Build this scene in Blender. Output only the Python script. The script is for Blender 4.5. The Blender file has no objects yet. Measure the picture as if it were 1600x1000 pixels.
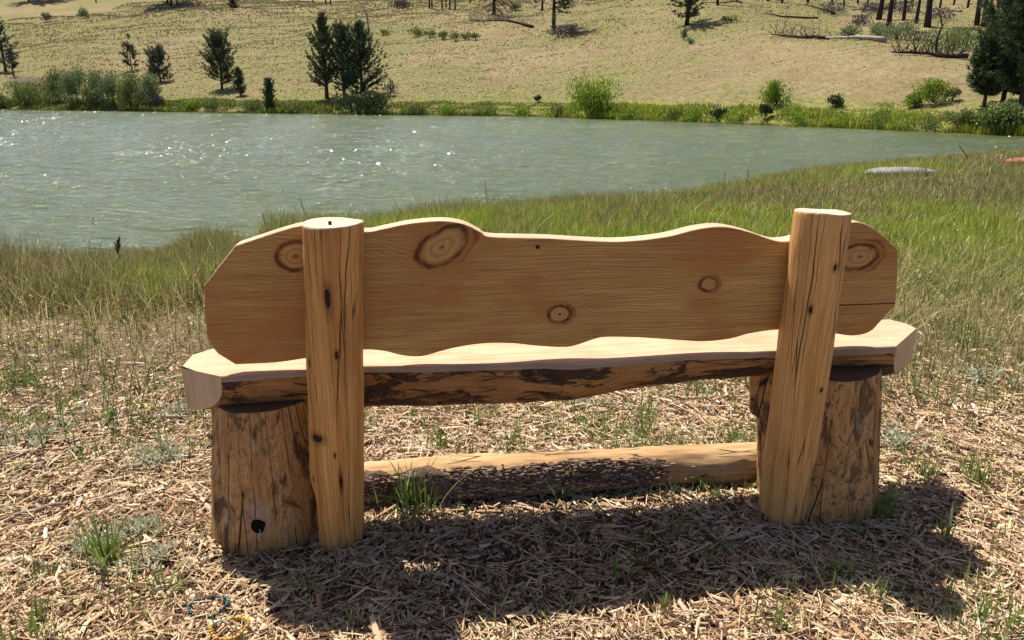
import bpy, bmesh, math, random
import numpy as np
from mathutils import Vector, Matrix, Euler
R = math.radians
random.seed(7)
rng = np.random.default_rng(11)
scene = bpy.context.scene
COL = scene.collection

# ------------------------------------------------------------------ camera, light, exposure
CAMH, PITCH, F = 1.34, R(17.5), 1155.6
cd = bpy.data.cameras.new("camera"); cam = bpy.data.objects.new("camera", cd); COL.objects.link(cam)
cd.sensor_width = 36.0; cd.lens = 26.0; cd.clip_start = 0.05; cd.clip_end = 3000
cam.location = (0, 0, CAMH); cam.rotation_euler = (math.pi/2 - PITCH, 0, 0)
scene.camera = cam
SUN = Vector((-0.27, 0.41, 1.0)).normalized()
elev = math.asin(SUN.z); az = math.atan2(SUN.x, SUN.y)
world = bpy.data.worlds.new("World"); scene.world = world; world.use_nodes = True
wn = world.node_tree; bgn = wn.nodes["Background"]
sky = wn.nodes.new("ShaderNodeTexSky"); sky.sky_type = 'NISHITA'; sky.sun_disc = False
sky.sun_elevation = elev; sky.sun_rotation = az; sky.altitude = 2000; sky.dust_density = 6.0; sky.air_density = 0.6; sky.ozone_density = 0.0
wn.links.new(sky.outputs[0], bgn.inputs[0]); bgn.inputs[1].default_value = 0.10
ld = bpy.data.lights.new("sun", 'SUN'); ld.energy = 4.8; ld.angle = R(0.53); ld.color = (1.0, 0.93, 0.80)
lo = bpy.data.objects.new("sun", ld); COL.objects.link(lo)
lo.rotation_euler = SUN.to_track_quat('Z', 'Y').to_euler(); lo.location = (-5, 8, 20)
scene.view_settings.view_transform = 'Standard'; scene.view_settings.look = 'None'
scene.view_settings.exposure = 0.68; scene.view_settings.gamma = 1.0
try: scene.view_settings.use_curve_mapping = False
except Exception: pass
scene.cycles.use_denoising = True
scene.cycles.max_bounces = 6; scene.cycles.diffuse_bounces = 3; scene.cycles.glossy_bounces = 3
scene.cycles.transmission_bounces = 4; scene.cycles.transparent_max_bounces = 4

# ------------------------------------------------------------------ projection helpers
CT, ST = math.cos(PITCH), math.sin(PITCH)
def ray(px, py):
    a = (px-800)/F; b = -(py-500)/F
    return np.array([a, CT + b*ST, -ST + b*CT])
def at_z(px, py, z):
    d = ray(px, py); k = (z-CAMH)/d[2]; return np.array([0, 0, CAMH]) + k*d
def at_y(px, py, y):
    d = ray(px, py); k = y/d[1]; return np.array([0, 0, CAMH]) + k*d

# ------------------------------------------------------------------ numpy value noise
def vnoise(x, y, seed=0):
    x = np.asarray(x, float); y = np.asarray(y, float)
    xi = np.floor(x).astype(np.int64); yi = np.floor(y).astype(np.int64)
    fx = x-xi; fy = y-yi; fx = fx*fx*(3-2*fx); fy = fy*fy*(3-2*fy)
    def h(a, b):
        n = (a*374761393 + b*668265263 + seed*974634777) & 0xFFFFFFFF
        n = ((n ^ (n >> 13))*1274126177) & 0xFFFFFFFF
        return ((n ^ (n >> 16)) & 0xFFFF)/65535.0
    return (h(xi, yi)*(1-fx)+h(xi+1, yi)*fx)*(1-fy) + (h(xi, yi+1)*(1-fx)+h(xi+1, yi+1)*fx)*fy
def fbm(x, y, seed=0, o=4):
    s = 0; a = 0.5; t = 0
    for i in range(o):
        s = s + a*vnoise(x*2**i, y*2**i, seed+i*17); t += a; a *= 0.5
    return s/t
def sstep(a, b, x):
    t = np.clip((np.asarray(x, float)-a)/(b-a), 0, 1); return t*t*(3-2*t)

# ------------------------------------------------------------------ terrain
LAKE = -0.9
near_px = [(-500, 448), (0, 432), (150, 430), (250, 424), (330, 406), (400, 387), (470, 374), (600, 360), (700, 343), (800, 334), (900, 326),
           (1000, 316), (1100, 299), (1200, 282), (1300, 266), (1400, 258), (1500, 251), (1600, 246), (1750, 238)]
far_px = [(-700, 166), (0, 171), (300, 175), (600, 179), (800, 181), (1000, 187), (1100, 191), (1200, 195), (1300, 199), (1450, 206), (1600, 213), (1800, 219)]
NS = np.array([at_z(px, py, LAKE)[:2] for px, py in near_px]); FS = np.array([at_z(px, py, LAKE)[:2] for px, py in far_px])
NS = np.vstack([[-400, NS[0, 1]-1], NS, [60, 60]]); FS = np.vstack([[-400, 110], FS, [60, 26], [400, 20]])
NS = np.vstack([NS, [400, 300]])
def yn(x): return np.interp(x, NS[:, 0], NS[:, 1]) + 0.35*(vnoise(np.asarray(x)*0.9, 3.3, 5)-.5)
def yf(x): return np.interp(x, FS[:, 0], FS[:, 1]) + 1.6*(vnoise(np.asarray(x)*0.25, 7.7, 9)-.5)
def hgt(x, y):
    x = np.asarray(x, float); y = np.asarray(y, float)
    a = yn(x); b = yf(x)
    dn = a-y; df = y-b
    zn = LAKE + 0.06*sstep(0, .3, dn) + 0.84*sstep(0, 6.5, dn) + 0.10*(fbm(x*.35, y*.35, 3)-.5)*sstep(1, 6, dn)*sstep(3, 7, np.hypot(x, y-2))
    zn = zn + 0.03*(fbm(x*3, y*3, 21)-.5)
    sl = 0.20
    dd = np.maximum(df, 0)
    zf = LAKE + 0.5*sstep(0, 1.5, df) + sl*np.maximum(dd-2, 0)*(1-0.0009*np.minimum(dd, 300)) + (fbm(x*.03, y*.03, 8)-.5)*5*sstep(5, 60, dd) \
        + (fbm(x*.15, y*.2, 12)-.5)*.9*sstep(3, 15, dd)
    bed = LAKE - 0.8*np.clip(np.minimum(-dn, -df)/2.5, 0, 1)
    r = np.where(dn > 0, zn, np.where(df > 0, zf, bed))
    both = (dn > 0) & (df > 0)
    r = np.where(both, zn*(1-sstep(0, 10, df)) + zf*sstep(0, 10, df), r)
    return r
def ghit(px, py, lo_=1.0, hi_=700.0):
    d = ray(px, py); ys = np.geomspace(lo_, hi_, 4000); k = ys/d[1]
    X = k*d[0]; Z = CAMH + k*d[2]
    g = hgt(X, ys); m = np.where(Z < g)[0]
    i = m[0] if len(m) else len(ys)-1
    return np.array([X[i], ys[i], float(g[i])])
def to_px(p):
    zc = p[1]*CT - (p[2]-CAMH)*ST; v = p[1]*ST + (p[2]-CAMH)*CT
    return 800+p[0]/zc*F, 500-v/zc*F

# ------------------------------------------------------------------ mesh helpers
def mesh_np(name, V, quads=None, tris=None, var=None, smooth=False, mats=None, matidx=None):
    me = bpy.data.meshes.new(name)
    V = np.ascontiguousarray(V, dtype=np.float32)
    me.vertices.add(len(V)); me.vertices.foreach_set("co", V.ravel())
    li = []; tot = []
    if quads is not None and len(quads): li.append(np.asarray(quads).ravel()); tot.append(np.full(len(quads), 4))
    if tris is not None and len(tris): li.append(np.asarray(tris).ravel()); tot.append(np.full(len(tris), 3))
    li = np.concatenate(li).astype(np.int32); tot = np.concatenate(tot).astype(np.int32)
    st = np.concatenate([[0], np.cumsum(tot)[:-1]]).astype(np.int32)
    me.loops.add(len(li)); me.loops.foreach_set("vertex_index", li)
    me.polygons.add(len(tot)); me.polygons.foreach_set("loop_start", st)
    if smooth: me.polygons.foreach_set("use_smooth", np.ones(len(tot), dtype=bool))
    if matidx is not None: me.polygons.foreach_set("material_index", np.asarray(matidx, dtype=np.int32))
    me.update(calc_edges=True)
    if var is not None:
        at = me.attributes.new("var", 'FLOAT', 'POINT'); at.data.foreach_set("value", np.asarray(var, dtype=np.float32))
    for m in (mats or []): me.materials.append(m)
    return me
def obj(name, me, parent=None, mat=None, loc=None, rotz=0):
    if mat is not None and not me.materials: me.materials.append(mat)
    o = bpy.data.objects.new(name, me); COL.objects.link(o)
    if parent is not None: o.parent = parent
    if loc is not None: o.location = loc
    if rotz: o.rotation_euler = (0, 0, rotz)
    return o
def tag(o, label=None, cat=None, group=None, kind=None):
    if label: o["label"] = label
    if cat: o["category"] = cat
    if group: o["group"] = group
    if kind: o["kind"] = kind
    return o
def empty(name, loc, rotz=0):
    o = bpy.data.objects.new(name, None); COL.objects.link(o); o.location = loc; o.rotation_euler = (0, 0, rotz); o.empty_display_size = .1
    return o
ORD = ["first", "second", "third", "fourth", "fifth", "sixth", "seventh", "eighth", "ninth", "tenth", "eleventh", "twelfth", "thirteenth", "fourteenth", "fifteenth", "sixteenth", "seventeenth", "eighteenth", "nineteenth", "twentieth"]
def copy_tree(o, parent=None):
    c = o.copy(); COL.objects.link(c)
    if parent is not None: c.parent = parent
    for ch in o.children: copy_tree(ch, c)
    return c
class Geo:
    """collects tubes / raw pieces into one mesh"""
    def __init__(s): s.V = []; s.Q = []; s.T = []; s.var = []; s.n = 0
    def add(s, V, Q=None, T=None, var=0.5):
        V = np.asarray(V, float)
        if Q is not None and len(Q): s.Q.append(np.asarray(Q)+s.n)
        if T is not None and len(T): s.T.append(np.asarray(T)+s.n)
        s.V.append(V); s.var.append(np.full(len(V), var) if np.isscalar(var) else np.asarray(var)); s.n += len(V)
    def tube(s, pts, rad, k=6, cap=True, var=0.5, squash=1.0):
        pts = np.asarray(pts, float); n = len(pts); rad = np.broadcast_to(rad, (n,))
        d = np.gradient(pts, axis=0); d /= np.linalg.norm(d, axis=1)[:, None]+1e-9
        up = np.array([0, 0, 1.0]) if abs(d[0, 2]) < .9 else np.array([1.0, 0, 0])
        a = np.cross(d, up); a /= np.linalg.norm(a, axis=1)[:, None]+1e-9; b = np.cross(a, d)
        th = np.linspace(0, 2*np.pi, k, endpoint=False)
        V = pts[:, None, :] + rad[:, None, None]*(np.cos(th)[None, :, None]*a[:, None, :] + squash*np.sin(th)[None, :, None]*b[:, None, :])
        V = V.reshape(-1, 3); i = np.arange(n-1)[:, None]*k; j = np.arange(k)[None, :]; j2 = (j+1) % k
        Q = np.stack([i+j, i+j2, i+k+j2, i+k+j], -1).reshape(-1, 4); T = []
        if cap:
            V = np.vstack([V, pts[0], pts[-1]]); c0 = n*k; c1 = c0+1
            T = [[c0, (q+1) % k, q] for q in range(k)] + [[c1, (n-1)*k+q, (n-1)*k+(q+1) % k] for q in range(k)]
        s.add(V, Q, T, var)
    def mesh(s, name, mats=None, smooth=False):
        return mesh_np(name, np.vstack(s.V), np.vstack(s.Q) if s.Q else None, np.vstack(s.T) if s.T else None, np.concatenate(s.var), smooth, mats)
def grid_faces(nu, nv, wrap_u=False):
    """verts index = v*nu+u"""
    u = np.arange(nu if wrap_u else nu-1)[None, :]; v = np.arange(nv-1)[:, None]; u2 = (u+1) % nu
    return np.stack([v*nu+u, v*nu+u2, (v+1)*nu+u2, (v+1)*nu+u], -1).reshape(-1, 4)

# ------------------------------------------------------------------ material helpers
class M:
    def __init__(s, name):
        s.mat = bpy.data.materials.new(name); s.mat.use_nodes = True; s.nt = s.mat.node_tree
        s.nt.nodes.clear(); s.out = s.nt.nodes.new("ShaderNodeOutputMaterial")
    def nd(s, t, **kw):
        n = s.nt.nodes.new(t)
        for k, v in kw.items(): setattr(n, k, v)
        return n
    def put(s, sock, v):
        if v is None: return
        if isinstance(v, bpy.types.NodeSocket): s.nt.links.new(v, sock)
        else:
            if isinstance(v, (tuple, list)) and len(v) == 3 and sock.type == 'RGBA': v = (*v, 1)
            sock.default_value = v
    def m(s, op, a, b=None, c=None, clamp=False):
        n = s.nd("ShaderNodeMath", operation=op); n.use_clamp = clamp
        s.put(n.inputs[0], a); s.put(n.inputs[1], b); s.put(n.inputs[2], c); return n.outputs[0]
    def mix(s, f, a, b, mode='MIX'):
        n = s.nd("ShaderNodeMix", data_type='RGBA', blend_type=mode)
        s.put(n.inputs[0], f); s.put(n.inputs[6], a); s.put(n.inputs[7], b); return n.outputs[2]
    def ramp(s, f, stops, interp='LINEAR'):
        n = s.nd("ShaderNodeValToRGB"); cr = n.color_ramp; cr.interpolation = interp
        while len(cr.elements) < len(stops): cr.elements.new(0.5)
        for e, (p, c) in zip(cr.elements, stops):
            e.position = p; e.color = (*c, 1) if len(c) == 3 else c
        s.put(n.inputs[0], f); return n.outputs[0]
    def sm(s, x, a, b):      # smoothstep 0..1
        n = s.nd("ShaderNodeMapRange", interpolation_type='SMOOTHSTEP'); s.put(n.inputs[0], x); s.put(n.inputs[1], a); s.put(n.inputs[2], b)
        n.inputs[3].default_value = 0; n.inputs[4].default_value = 1; return n.outputs[0]
    def co(s, w='Object'):
        return s.nd("ShaderNodeTexCoord").outputs[w]
    def pos(s): return s.nd("ShaderNodeNewGeometry").outputs["Position"]
    def sc(s, v, x, y, z):
        n = s.nd("ShaderNodeMapping"); s.put(n.inputs[0], v); n.inputs[3].default_value = (x, y, z); return n.outputs[0]
    def sep(s, v):
        n = s.nd("ShaderNodeSeparateXYZ"); s.put(n.inputs[0], v); return n.outputs
    def comb(s, x, y, z):
        n = s.nd("ShaderNodeCombineXYZ"); s.put(n.inputs[0], x); s.put(n.inputs[1], y); s.put(n.inputs[2], z); return n.outputs[0]
    def noise(s, v, scale=1, detail=3, rough=.55, dist=0, col=False):
        n = s.nd("ShaderNodeTexNoise"); s.put(n.inputs["Vector"], v); n.inputs["Scale"].default_value = scale
        n.inputs["Detail"].default_value = detail; n.inputs["Roughness"].default_value = rough; n.inputs["Distortion"].default_value = dist
        return n.outputs["Color" if col else "Fac"]
    def voro(s, v, scale=1, feature='F1', out='Distance', rnd=1.0):
        n = s.nd("ShaderNodeTexVoronoi", feature=feature); s.put(n.inputs["Vector"], v); n.inputs["Scale"].default_value = scale
        n.inputs["Randomness"].default_value = rnd; return n.outputs[out]
    def attr(s, name='var'):
        return s.nd("ShaderNodeAttribute", attribute_name=name).outputs["Fac"]
    def bump(s, h, strength=.5, dist=.01, normal=None):
        n = s.nd("ShaderNodeBump"); s.put(n.inputs["Height"], h); n.inputs["Strength"].default_value = strength; n.inputs["Distance"].default_value = dist
        if normal is not None: s.put(n.inputs["Normal"], normal)
        return n.outputs[0]
    def principled(s, color, rough=.7, normal=None, spec=.3, ior=None):
        n = s.nd("ShaderNodeBsdfPrincipled"); s.put(n.inputs["Base Color"], color); s.put(n.inputs["Roughness"], rough)
        n.inputs["Specular IOR Level"].default_value = spec
        if ior: n.inputs["IOR"].default_value = ior
        if normal is not None: s.put(n.inputs["Normal"], normal)
        s.nt.links.new(n.outputs[0], s.out.inputs[0]); return n
    def leafy(s, color, trans=.35, tcol=None, rough=.5, gloss=.04):
        d = s.nd("ShaderNodeBsdfDiffuse"); t = s.nd("ShaderNodeBsdfTranslucent"); g = s.nd("ShaderNodeBsdfGlossy")
        s.put(d.inputs[0], color); s.put(t.inputs[0], tcol if tcol is not None else color)
        g.inputs["Roughness"].default_value = rough; s.put(g.inputs[0], (1, 1, 1))
        m1 = s.nd("ShaderNodeMixShader"); m1.inputs[0].default_value = trans
        s.nt.links.new(d.outputs[0], m1.inputs[1]); s.nt.links.new(t.outputs[0], m1.inputs[2])
        m2 = s.nd("ShaderNodeMixShader"); m2.inputs[0].default_value = gloss
        s.nt.links.new(m1.outputs[0], m2.inputs[1]); s.nt.links.new(g.outputs[0], m2.inputs[2])
        s.nt.links.new(m2.outputs[0], s.out.inputs[0])

def grain_color(m, fibre, c_lo, c_mid, c_hi):
    return m.ramp(fibre, [(0.25, c_lo), (0.5, c_mid), (0.78, c_hi)])

# ---- ground
def mat_ground():
    m = M("ground_soil"); p = m.pos(); x, y, z = m.sep(p)
    n1 = m.noise(p, 1.1, 5, .6); n2 = m.noise(p, 60, 4, .7); n3 = m.noise(p, 9, 4, .6)
    soil = m.ramp(n2, [(0.25, (.055, .035, .022)), (0.5, (.17, .115, .075)), (0.75, (.34, .25, .17))])
    mead = m.ramp(m.noise(p, 30, 4, .7), [(0.3, (.07, .07, .03)), (0.5, (.22, .19, .10)), (0.7, (.38, .31, .19))])
    yy = m.m('ADD', y, m.m('MULTIPLY', n3, 1.6))
    c = m.mix(m.sm(yy, 4.4, 5.8), soil, mead)
    # far hillside: straw with green and grey-brown patches
    ps = m.sc(p, 1, .55, 1)
    big = m.noise(ps, .045, 4, .6, .4); mid = m.noise(ps, .35, 5, .65); fine = m.noise(m.sc(p, 1, .5, 1), 3.2, 5, .75)
    straw = m.ramp(m.m('ADD', m.m('MULTIPLY', fine, .6), m.m('MULTIPLY', mid, .4)), [(0.36, (.17, .132, .068)), (0.5, (.245, .192, .10)), (0.62, (.32, .252, .14))])
    green = m.ramp(fine, [(0.36, (.125, .12, .048)), (0.5, (.19, .178, .072)), (0.62, (.255, .23, .10))])
    hill = m.mix(m.sm(m.m('ADD', big, m.m('MULTIPLY', mid, .45)), .60, .76), straw, green)
    hill = m.mix(m.m('MULTIPLY', m.sm(m.noise(m.sc(p, .5, 2.2, 1), .5, 5, .7), .52, .66), .35), hill, (.11, .105, .045))
    hill = m.mix(m.m('MULTIPLY', m.sm(m.noise(ps, .11, 4, .6), .56, .68), .45), hill, m.ramp(fine, [(.3, (.17, .12, .08)), (.7, (.40, .29, .19))]))
    c = m.mix(m.sm(y, 30, 34), c, hill)
    bk = m.m('MULTIPLY', m.attr('bank'), m.sm(m.noise(p, .45, 4, .6), .36, .52))
    c = m.mix(m.m('MULTIPLY', bk, .85), c, m.ramp(fine, [(.35, (.10, .13, .02)), (.5, (.19, .22, .035)), (.65, (.32, .31, .07))]))
    # bed of the lake
    c = m.mix(m.sm(z, -.99, -.93), (.03, .035, .015), c)
    b1 = m.bump(n2, .8, .012); b2 = m.bump(fine, m_strength_far, .35, b1)
    m.principled(c, .95, b2, .1); return m.mat
m_strength_far = 0.6

# ---- water
def mat_water():
    m = M("lake_water"); p = m.pos()
    w2 = m.noise(m.sc(p, 2.4, 7.5, 1), 1.0, 5, .68, .6)
    w3 = m.noise(m.sc(p, 8, 17, 1), 1.0, 3, .6, .2)
    gust = m.noise(m.sc(p, .10, .16, 1), 1.0, 4, .55)
    h = m.m('ADD', m.m('MULTIPLY', w2, .34), m.m('MULTIPLY', w3, .09))
    h = m.m('MULTIPLY', h, m.m('ADD', .7, m.m('MULTIPLY', m.sm(gust, .3, .7), .6)))
    calm = m.attr('calm')
    h = m.m('MULTIPLY', h, m.m('SUBTRACT', 1, m.m('MULTIPLY', calm, .75)))
    nrm = m.bump(h, 1.0, .30)
    colr = m.mix(m.sm(gust, .35, .7), (.085, .115, .055), (.12, .15, .080))
    colr = m.mix(m.m('MULTIPLY', calm, .6), colr, (.10, .105, .03))
    al = m.m('MULTIPLY', m.sm(m.noise(m.sc(p, .22, 2.2, 1), 1, 4, .6), .62, .68), calm)
    colr = m.mix(m.m('MULTIPLY', al, .7), colr, (.24, .26, .12))
    m.principled(colr, m.m('ADD', .12, m.m('MULTIPLY', al, .4)), nrm, .5, 1.333); return m.mat

# ---- wood
KNOTS = []
def mat_board():
    m = M("backrest_wood"); p = m.co('Object'); x, y, z = m.sep(p)
    wob = m.noise(m.sc(p, 1.1, 1, 3.0), 1.0, 3, .5)
    g = m.m('ADD', z, m.m('MULTIPLY', wob, .10))
    inner = None; rim = None; ringc = None; halo = None
    for (kx, kz, a, b, rot, amp, infl) in KNOTS:
        dx = m.m('SUBTRACT', x, kx); dz = m.m('SUBTRACT', z, kz); c, s_ = math.cos(rot), math.sin(rot)
        u = m.m('DIVIDE', m.m('ADD', m.m('MULTIPLY', dx, c), m.m('MULTIPLY', dz, s_)), a)
        v = m.m('DIVIDE', m.m('SUBTRACT', m.m('MULTIPLY', dz, c), m.m('MULTIPLY', dx, s_)), b)
        wn_ = m.m('MULTIPLY', m.m('SUBTRACT', m.noise(p, 13, 3, .6), .5), .75)
        d = m.m('ADD', m.m('SQRT', m.m('ADD', m.m('MULTIPLY', u, u), m.m('MULTIPLY', v, v))), wn_)
        ex = m.m('EXPONENT', m.m('MULTIPLY', m.m('MULTIPLY', d, d), -1/infl**2))
        g = m.m('ADD', g, m.m('MULTIPLY', ex, amp))
        i_ = m.m('SUBTRACT', 1, m.sm(d, .90, 1.0))
        w = min(.26, .0042/min(a, b)+.035)
        r_ = m.m('SUBTRACT', 1, m.sm(m.m('ABSOLUTE', m.m('SUBTRACT', d, 1.0)), w*.25, w*1.7))
        r_ = m.m('MAXIMUM', r_, m.m('SUBTRACT', 1, m.sm(d, .03, .14)))
        r_ = m.m('MAXIMUM', r_, m.m('MULTIPLY', m.m('SUBTRACT', 1, m.sm(m.m('ABSOLUTE', m.m('SUBTRACT', d, 1.38)), .05, .16)), m.m('MULTIPLY', m.sm(u, -.2, .8), .55)))
        hl = m.m('SUBTRACT', 1, m.sm(d, 1.0, 2.0))
        rg = m.m('MULTIPLY', i_, m.m('ADD', .5, m.m('MULTIPLY', m.m('SINE', m.m('MULTIPLY', d, 17)), .5)))
        inner = i_ if inner is None else m.m('MAXIMUM', inner, i_); rim = r_ if rim is None else m.m('MAXIMUM', rim, r_)
        ringc = rg if ringc is None else m.m('MAXIMUM', ringc, rg); halo = hl if halo is None else m.m('MAXIMUM', halo, hl)
    rings = m.m('ADD', .5, m.m('MULTIPLY', m.m('SINE', m.m('MULTIPLY', m.m('ADD', g, m.m('MULTIPLY', m.noise(m.sc(p, 5, 1, 40), 1, 3, .6), .006)), 760)), .5))
    rings2 = m.m('ADD', .5, m.m('MULTIPLY', m.m('SINE', m.m('MULTIPLY', g, 560)), .5))
    fib = m.noise(m.sc(p, 5, 20, 170), 1, 5, .7)
    blot = m.noise(m.sc(p, 2.2, 1, 6), 1, 4, .6)
    pat = m.sm(m.noise(m.sc(p, 1.6, 1, 3.5), 1, 3, .6), .38, .66)
    t = m.m('ADD', m.m('MULTIPLY', fib, .66), m.m('ADD', m.m('MULTIPLY', m.m('MULTIPLY', rings2, m.m('MAXIMUM', m.sm(halo, 0, .5), .45)), .13), m.m('ADD', m.m('MULTIPLY', blot, .14), m.m('MULTIPLY', m.m('MULTIPLY', rings, pat), .17))))
    col = m.ramp(t, [(0.32, (.36, .185, .055)), (0.52, (.57, .34, .115)), (0.72, (.73, .49, .205))])
    col = m.mix(m.m('MULTIPLY', m.sm(blot, .46, .62), .75), col, (.46, .185, .055))
    col = m.mix(m.m('MULTIPLY', m.sm(m.noise(m.sc(p, 3, 1, 3), 1.7, 3, .6), .55, .7), .35), col, (.46, .285, .115))
    # oblique red-brown blush round the knots
    col = m.mix(m.m('MULTIPLY', halo, .45), col, (.40, .155, .045))
    col = m.mix(inner, col, m.mix(ringc, (.60, .345, .13), (.46, .245, .085)))
    rimv = m.m('MULTIPLY', rim, m.m('ADD', .55, m.m('MULTIPLY', m.sm(m.noise(p, 18, 3, .6), .35, .55), .42)))
    col = m.mix(rimv, col, (.11, .036, .011))
    kc = m.m('MULTIPLY', m.m('SUBTRACT', 1, m.sm(m.voro(p, 30, 'DISTANCE_TO_EDGE'), .008, .03)), m.m('MULTIPLY', inner, m.sm(m.noise(p, 16, 2, .5), .62, .66)))
    col = m.mix(kc, col, (.12, .05, .02))
    # dark hair-line splits along the grain
    sv = m.voro(m.sc(p, 1.6, 1, 30), 1, 'DISTANCE_TO_EDGE'); br = m.sm(m.noise(m.sc(p, 4, 1, 9), 1, 2, .5), .60, .70)
    crk = m.m('MULTIPLY', m.m('SUBTRACT', 1, m.sm(sv, .004, .022)), br)
    zz = m.m('ABSOLUTE', m.m('SUBTRACT', m.m('ADD', z, m.m('MULTIPLY', m.m('SUBTRACT', m.noise(m.sc(p, 9, 0, 0), 1, 2, .5), .5), .006)), CRACK[1]))
    c2 = m.m('MULTIPLY', m.m('SUBTRACT', 1, m.sm(zz, .0010, .0026)), m.sm(x, CRACK[0], CRACK[0]+.05))
    crk = m.m('MAXIMUM', m.m('MULTIPLY', crk, .7), c2)
    col = m.mix(crk, col, (.03, .015, .008))
    h = m.m('SUBTRACT', m.m('ADD', m.m('MULTIPLY', fib, .5), m.m('MULTIPLY', rings2, .2)), m.m('ADD', m.m('MULTIPLY', crk, 1.5), m.m('MULTIPLY', rim, .6)))
    m.principled(col, .62, m.bump(h, .45, .003), .25); return m.mat

def mat_round(name, lo, mid, hi, seed, spots=(), dirt=0.0, crack=1.0, rough=.6):
    """peeled round timber: grain along local z, drying cracks, small knots"""
    m = M(name); p = m.co('Object'); x, y, z = m.sep(p)
    ph = m.m('ARCTAN2', x, m.m('MULTIPLY', y, -1)); phr = m.m('MULTIPLY', ph, .08)
    wob = m.m('MULTIPLY', m.m('SUBTRACT', m.noise(m.comb(seed, 0, m.m('MULTIPLY', z, 3.0)), 1, 3, .6), .5), .010)
    wob2 = m.m('MULTIPLY', m.m('SUBTRACT', m.noise(m.comb(m.m('MULTIPLY', phr, 18), seed, m.m('MULTIPLY', z, 4.0)), 1, 3, .6), .5), .010)
    q = m.m('ADD', phr, m.m('ADD', wob, wob2))
    fib = m.noise(m.comb(m.m('MULTIPLY', q, 230), seed, m.m('MULTIPLY', z, 7)), 1, 5, .7)
    band = m.noise(m.comb(m.m('MULTIPLY', q, 42), seed+3, m.m('MULTIPLY', z, 1.3)), 1, 3, .6)
    t = m.m('ADD', m.m('MULTIPLY', fib, .5), m.m('MULTIPLY', band, .5))
    col = m.ramp(t, [(0.36, lo), (0.5, mid), (0.64, hi)])
    fine = m.noise(m.comb(m.m('MULTIPLY', q, 520), seed+1, m.m('MULTIPLY', z, 12)), 1, 3, .6); col = m.mix(m.m('MULTIPLY', m.sm(fine, .58, .72), .4), col, lo)
    col = m.mix(m.m('MULTIPLY', m.sm(m.noise(m.comb(m.m('MULTIPLY', q, 14), seed+7, m.m('MULTIPLY', z, 2.2)), 1, 3, .6), .52, .68), .45), col, tuple(k*.62 for k in mid))
    v = m.voro(m.comb(m.m('MULTIPLY', q, 66), seed*1.3, m.m('MULTIPLY', z, .95)), 1, 'DISTANCE_TO_EDGE')
    gate = m.sm(m.noise(m.comb(m.m('MULTIPLY', q, 30), seed+9, m.m('MULTIPLY', z, 2.0)), 1, 2, .5), .40, .50)
    crk = m.m('MULTIPLY', m.m('MULTIPLY', m.m('SUBTRACT', 1, m.sm(v, .004, .026)), gate), crack)
    sp = None
    for (sx, sz, rx, rz) in spots:
        a = m.m('DIVIDE', m.m('SUBTRACT', phr, sx), rx); b = m.m('DIVIDE', m.m('SUBTRACT', z, sz), rz)
        d = m.m('ADD', m.m('SQRT', m.m('ADD', m.m('MULTIPLY', a, a), m.m('MULTIPLY', b, b))), m.m('MULTIPLY', m.m('SUBTRACT', m.noise(p, 90, 2, .5), .5), .7))
        s_ = m.m('SUBTRACT', 1, m.sm(d, .75, 1.1)); h_ = m.m('MULTIPLY', m.m('SUBTRACT', 1, m.sm(d, .8, 2.4)), .5)
        sp = m.m('MAXIMUM', s_, h_) if sp is None else m.m('MAXIMUM', sp, m.m('MAXIMUM', s_, h_))
    col = m.mix(m.m('MULTIPLY', crk, .85), col, (.045, .020, .009))
    if sp is not None: col = m.mix(sp, col, (.030, .014, .008))
    if dirt:
        dn = m.noise(m.sc(p, 9, 9, 5), 1.2, 5, .7); col = m.mix(m.m('MULTIPLY', m.sm(dn, .50, .66), dirt), col, (.06, .032, .018))
    h = m.m('SUBTRACT', m.m('MULTIPLY', t, .6), m.m('MULTIPLY', crk, 2.2))
    m.principled(col, rough, m.bump(h, .6, .004), .25); return m.mat

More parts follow.
